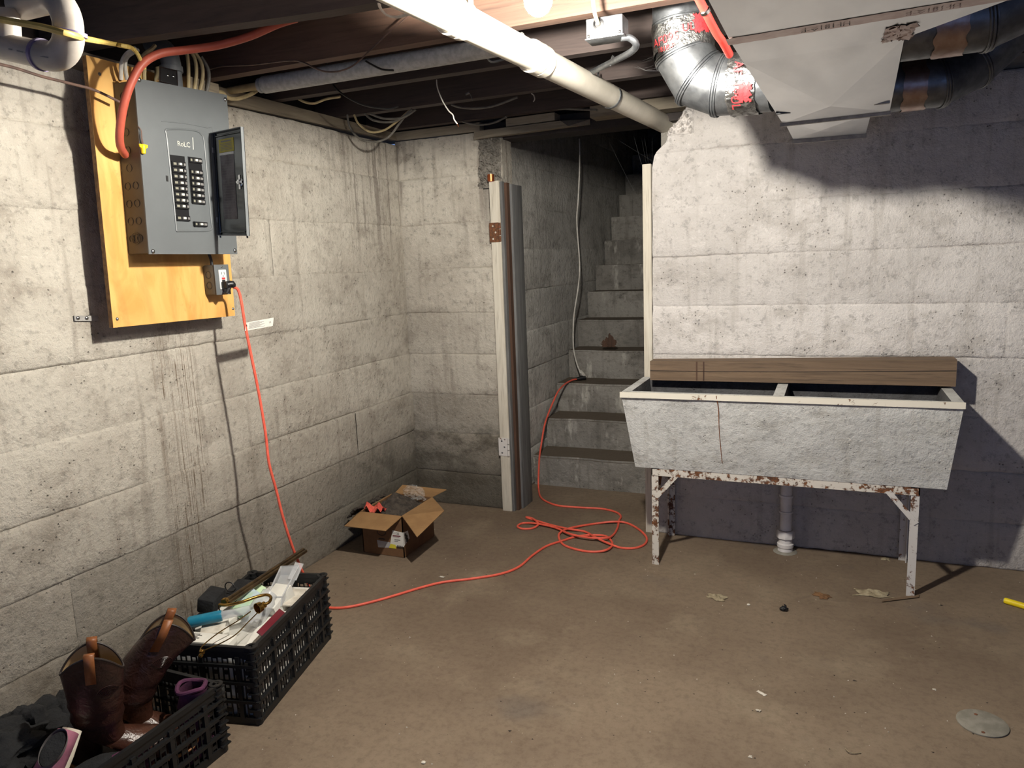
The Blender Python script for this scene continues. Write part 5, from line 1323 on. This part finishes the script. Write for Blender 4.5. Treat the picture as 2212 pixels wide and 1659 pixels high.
    MB(M).hexa([(-.098, -.030, -.012), (-.040, -.032, -.012), (-.040, .032, -.012), (-.098, .030, -.012)], [(-.104, -.036, .026), (-.032, -.038, .024), (-.032, .038, .024), (-.104, .036, .026)]).build('heel', 'boot_sole', root, smooth=False)
    return root
def RX(a): return Matrix.Rotation(math.radians(a), 4, 'X')
def RY(a): return Matrix.Rotation(math.radians(a), 4, 'Y')
def RZ(a): return Matrix.Rotation(math.radians(a), 4, 'Z')
def LEAN(dx, dy, a):
    """tips the upright toward the floor direction (dx, dy)"""
    return Matrix.Rotation(math.radians(a), 4, V((0,0,1)).cross(V((dx, dy, 0)).normalized()))
MA = Matrix.Translation(V((-1.640, 1.150, .085))) @ LEAN(.82, -.57, 19) @ LEAN(.57, .82, 6) @ RZ(44) @ RY(-4) @ Matrix.Scale(.93, 4)
boot(MA, 'upright brown leather cowboy boot, left one of the pair in the crate')
MBt = Matrix.Translation(V((-1.672, 1.245, .052))) @ LEAN(.82, -.57, 9) @ LEAN(.57, .82, 9) @ RZ(38) @ Matrix.Scale(.93, 4)
boot(MBt, 'brown leather cowboy boot leaning toward the far crate, right one of the pair', (.085, .02))
# purple suede ankle boot
pb = thing('purple_boot', (-1.53, 1.30, .06), 'purple suede ankle boot standing in the corner of the near crate', 'boot')
mb = MB(); rings_mesh(mb, [((-1.53+.01*math.sin(k*2.1), 1.315, .03+.026*k), (.036+.002*math.sin(k*1.9), 0, 0), (0, .034, .002*math.cos(k))) for k in range(8)], capb=False); mb.build('shaft', 'suede_purple', pb)
mb = MB(); mb.tube([V((-1.53+.037*math.cos(k*.4), 1.315+.035*math.sin(k*.4), .213+.004*math.sin(k))) for k in range(17)], .006, 8); mb.build('rolled_cuff', 'suede_purple', pb)
mb = MB(); rings_mesh(mb, interp_rings([((-1.53, 1.315, .045), (.036, 0, 0), (0, 0, .034)), ((-1.53, 1.285, .042), (.037, 0, 0), (0, 0, .032)), ((-1.53, 1.262, .036), (.030, 0, 0), (0, 0, .022)), ((-1.53, 1.255, .034), (.012, 0, 0), (0, 0, .010))], 4), capb=True); mb.build('vamp', 'suede_purple', pb)
# upturned sneaker
sn = thing('pink_sneaker', (-1.66, 1.0, .18), 'pink and grey sneaker with pale sole lying on its side in the near crate', 'sneaker')
MS = Matrix.Translation(V((-1.600, .965, .175))) @ Matrix.Rotation(math.radians(-80), 4, 'Z') @ Matrix.Rotation(math.radians(40), 4, 'Y') @ Matrix.Rotation(math.radians(-25), 4, 'X') @ Matrix.Scale(.85, 4)
mb = MB(MS); rings_mesh(mb, interp_rings([((-.11, 0, .035), (0, .028, 0), (0, 0, .030)), ((-.07, 0, .045), (0, .033, 0), (0, 0, .042)), ((-.01, 0, .042), (0, .036, 0), (0, 0, .038)), ((.05, 0, .034), (0, .040, 0), (0, 0, .028)), ((.09, 0, .028), (0, .032, 0), (0, 0, .022)), ((.112, 0, .024), (0, .010, 0), (0, 0, .010))], 4), capb=True); mb.build('upper', 'sneaker_pink', sn)
mb = MB(MS); rings_mesh(mb, interp_rings([((-.122, 0, .010), (0, .026, 0), (0, 0, .013)), ((-.06, 0, .010), (0, .036, 0), (0, 0, .013)), ((.05, 0, .010), (0, .045, 0), (0, 0, .013)), ((.10, 0, .013), (0, .034, 0), (0, 0, .012)), ((.125, 0, .018), (0, .010, 0), (0, 0, .008))], 5), capb=True); mb.build('sole', 'sneaker_sole', sn)
mb = MB(MS); rings_mesh(mb, [((-.055, 0, .060), (.045, 0, .004), (0, .024, 0)), ((-.058, 0, .098), (.048, 0, .006), (0, .027, 0))], capa=False, capb=False); mb.build('collar', 'grey_fabric', sn)
mb = MB(MS); rings_mesh(mb, [((-.055, 0, .092), (.043, 0, .004), (0, .024, 0)), ((-.055, 0, .091), (.02, 0, .004), (0, .01, 0))], capa=False, capb=True); mb.build('opening', 'fleece_black', sn)
mb = MB(MS)
for k in range(4): mb.tube([V((.005+.018*k, -.020, .070-.008*k)), V((.012+.018*k, 0, .078-.009*k)), V((.005+.018*k, .020, .070-.008*k))], .003, 6, smooth=3)
mb.build('laces', 'grey_fabric', sn)
# dark shoes under the boots, black fleece garment
def blob(name, m, c_, r_, label, cat, seed, amp=.25, group=None, parent=None):
    c_ = V(c_); r_ = V(r_)
    def fn(u, v):
        an, ph = 2*math.pi*u, math.pi*(v-.5)*.999; d_ = V((math.cos(an)*math.cos(ph), math.sin(an)*math.cos(ph), math.sin(ph)))
        k_ = 1+amp*nz(d_*1.3+V((seed, 0, 0)), 1.2)+amp*.45*nz(d_*3.5+V((0, seed, 0)), 1.3)
        return c_+V((d_.x*r_.x, d_.y*r_.y, d_.z*r_.z))*k_
    o = MB().grid(40, 28, fn, closeu=True).build(name, m, parent, ang=80); 
    return tag(o, label, cat, group) if label else o
fg = thing('black_jacket', (-1.80, .98, .1), 'black fleece garment bundled over the left end of the near crate', 'garment')
blob('body_fold', 'fleece_black', (-1.760, .985, .185), (.085, .12, .060), None, None, 1.3, .45, parent=fg)
blob('sleeve_fold', 'fleece_black', (-1.775, 1.135, .190), (.055, .075, .045), None, None, 4.1, .5, parent=fg)
blob('collar_fold', 'fleece_black', (-1.745, .945, .215), (.075, .085, .042), None, None, 6.4, .7, parent=fg)
blob('collar_fold', 'fleece_black', (-1.79, 1.055, .215), (.060, .070, .040), None, None, 8.9, .7, parent=fg)
mb = MB(); mb.tube([V((-1.79, 1.16, .225)), V((-1.785, 1.17, .262)), V((-1.77, 1.175, .268)), V((-1.765, 1.17, .235))], .007, 8, smooth=4); mb.build('hanger_loop', 'fleece_black', fg)
blob('dark_slipper', 'fleece_black', (-1.56, 1.02, .125), (.055, .11, .045), 'black cloth slipper under the boots beside the crate side', 'slipper', 7.7, .2)
blob('purple_slipper', 'suede_purple', (-1.545, 1.10, .115), (.045, .085, .040), 'dusty purple shoe lying under the boot toes', 'shoe', 9.1, .2)
blob('black_cloth', 'fleece_black', (-1.66, 1.13, .055), (.125, .19, .045), 'black cloth lining the bottom of the near crate', 'cloth', 12.0, .15)

# ------------------------------------------------------------------ things on the floor
cv = thing('cleanout_cover', at(2122, 1563, z=0), 'round pale metal cover plate set in the floor at the lower right', 'cover')
c_ = at(2122, 1563, z=.001); MB().lathe(c_, (0,0,1), [(.062, 0), (.062, .003), (.059, .004), (.001, .0042)], 40).build('plate', 'cover_grey', cv)
for px, py in ((2108, 1543), (2124, 1582)): MB().lathe(at(px, py, z=.0052), (0,0,1), [(.005, 0), (.004, .001), (.001, .001)], 8).build('cover_screw', 'rust', cv)
yt = thing('yellow_tube', at(2190, 1302, z=.01), 'bright yellow plastic tube lying on the floor by the right edge', 'tube')
ya, yb2 = at(2170, 1297, z=.011), at(2235, 1316, z=.011); ye = ya+(yb2-ya).normalized()*.30
MB().tube([ya, ya.lerp(ye, .02), ye], [.010, .011, .011], 16).build('tube_body', 'yellow_plastic', yt)
mb = MB(); yd_ = (ye-ya).normalized(); mb.lathe(ya-yd_*.002, -yd_, [(.0085, -.003), (.0085, .001), (.001, .0012)], 14); mb.build('end_cap', 'cover_grey', yt)
def scrap(name, px, py, w, l, h, m, label, cat, seed, ang=0):
    c_ = at(px, py, z=0); 
    def fn(u, v):
        x = (u-.5)*w*(1+.5*nz((v*3, seed, 0), 1.4)); y = (v-.5)*l*(1+.6*nz((u*3, seed, 4), 1.4)); e = max(0, 1-4*((u-.5)**2+(v-.5)**2)*.9)
        return V((c_.x+x*math.cos(ang)-y*math.sin(ang), c_.y+x*math.sin(ang)+y*math.cos(ang), .0012+h*e*(.5+.5*nz((u*4+seed, v*4, seed), 1.6))+.001*abs(nz((u*9, v*9, seed), 1))))
    o = solidify(MB().grid(26, 18, fn).build(name, m), .0012, 1); return tag(o, label, cat)
scrap('lint_clump', 1885, 1283, .115, .055, .020, 'lint', 'pale insulation clump on the floor left of the right tub leg', 'debris', 1.0, .1)
scrap('lint_clump', 1548, 1291, .070, .040, .012, 'lint', 'small ragged lint clump on the floor below the middle of the tub', 'debris', 2.2, -.2)
scrap('dead_leaf', 1774, 1288, .060, .035, .014, 'cardboard_brown', 'curled brown leaf on the floor below the tub drain', 'leaf', 3.1, -.5)
scrap('lint_clump', 1912, 1208, .03, .03, .008, 'lint', 'tiny lint clump in front of the right back leg of the tub stand', 'debris', 4.1)
scrap('paint_chip', 1645, 1498, .030, .010, .003, 'chip_white', 'long white paint chip on the open floor', 'debris', 5.0, -.6)
scrap('paint_chip', 1638, 1536, .012, .009, .003, 'chip_white', 'small white paint chip nearest below the long chip', 'debris', 6.0)
scrap('paint_chip', 2018, 1490, .010, .008, .003, 'chip_white', 'small white chip left above the round floor cover', 'debris', 7.0)
scrap('paint_chip', 1617, 1307, .010, .010, .004, 'chip_white', 'small white crumb left of the black scrap on the floor', 'debris', 8.0)
scrap('paint_chip', 955, 1247, .022, .012, .003, 'chip_white', 'pale flat chip beside the orange cord on the floor', 'debris', 9.0)
scrap('paint_chip', 915, 1648, .010, .008, .003, 'chip_white', 'small white crumb at the bottom edge of the floor', 'debris', 10.0)
scrap('paint_chip', 1621, 1635, .010, .009, .004, 'chip_white', 'white crumb low on the floor left of the thin fibre', 'debris', 11.0)
bs = thing('black_scrap', at(1693, 1313, z=0), 'black rubber scrap standing on the floor in front of the tub', 'scrap')
c_ = at(1693, 1315, z=.008); blob('scrap_body', 'black_plastic', c_, (.013, .010, .008), None, None, 3.3, .4, parent=bs)
MB().tube([c_+V((.004,0,.004)), c_+V((.006,0,.012)), c_+V((.001,0,.018))], [.005, .004, .001], 6, smooth=2).build('scrap_tip', 'black_plastic', bs)
mb = MB(); mb.tube([at(1826, 1617, z=.003), at(1833, 1624, z=.006), at(1845, 1627, z=.004), at(1860, 1626, z=.002)], .0012, 5, smooth=4); tag(mb.build('thin_fibre', 'lint'), 'thin curled fibre on the floor left of the round cover', 'fibre')
p_ = at(1967, 1291, z=0); sh_ = MB(); sh_.hexa([at(1905, 1300, z=.001), at(1985, 1290, z=.001), at(1986, 1284, z=.001), at(1910, 1295, z=.001)], [at(1905, 1300, z=.004), at(1985, 1290, z=.004), at(1986, 1284, z=.004), at(1910, 1295, z=.004)])
tag(sh_.build('wood_shim', 'old_board', smooth=False), 'thin wooden shim lying at the right front leg of the tub stand', 'shim')
# crumbs nobody could count
random.seed(11); cr = MB()
for k in range(420):
    x = random.uniform(-2.0, 1.4); y = random.uniform(.7, 3.28); 
    if x < -1.42 and y < 2.1: continue
    if -1.96 < x < -1.7 and 2.66 < y < 2.99: continue
    r_ = random.uniform(.0008, .0028)*(1.8 if random.random() < .06 else 1); an = random.random()*6.28
    a_ = [V((x+r_*math.cos(an+i*2.1)*random.uniform(.7, 1.5), y+r_*math.sin(an+i*2.1), .0006)) for i in range(3)]
    cr.add(a_+[V((x, y, .0006+r_*random.uniform(.5, 1.2)))], [(2,1,0),(0,1,3),(1,2,3),(2,0,3)])
tag(cr.build('floor_crumbs', 'chip_white', smooth=False), 'pale grit and crumbs scattered over the floor', 'crumbs', kind='stuff')
cr = MB()
for k in range(520):
    x = random.uniform(-2.0, 1.4); y = random.uniform(.7, 3.28)
    if x < -1.42 and y < 2.1: continue
    if -1.96 < x < -1.7 and 2.66 < y < 2.99: continue
    r_ = random.uniform(.001, .0035)*(1.8 if random.random() < .05 else 1); an = random.random()*6.28
    a_ = [V((x+r_*math.cos(an+i*2.1)*random.uniform(.7, 1.6), y+r_*math.sin(an+i*2.1), .0006)) for i in range(3)]
    cr.add(a_+[V((x, y, .0006+r_*random.uniform(.3, .7)))], [(2,1,0),(0,1,3),(1,2,3),(2,0,3)])
tag(cr.build('floor_dirt', 'dirt', smooth=False), 'dark grit scattered over the floor', 'grit', kind='stuff')
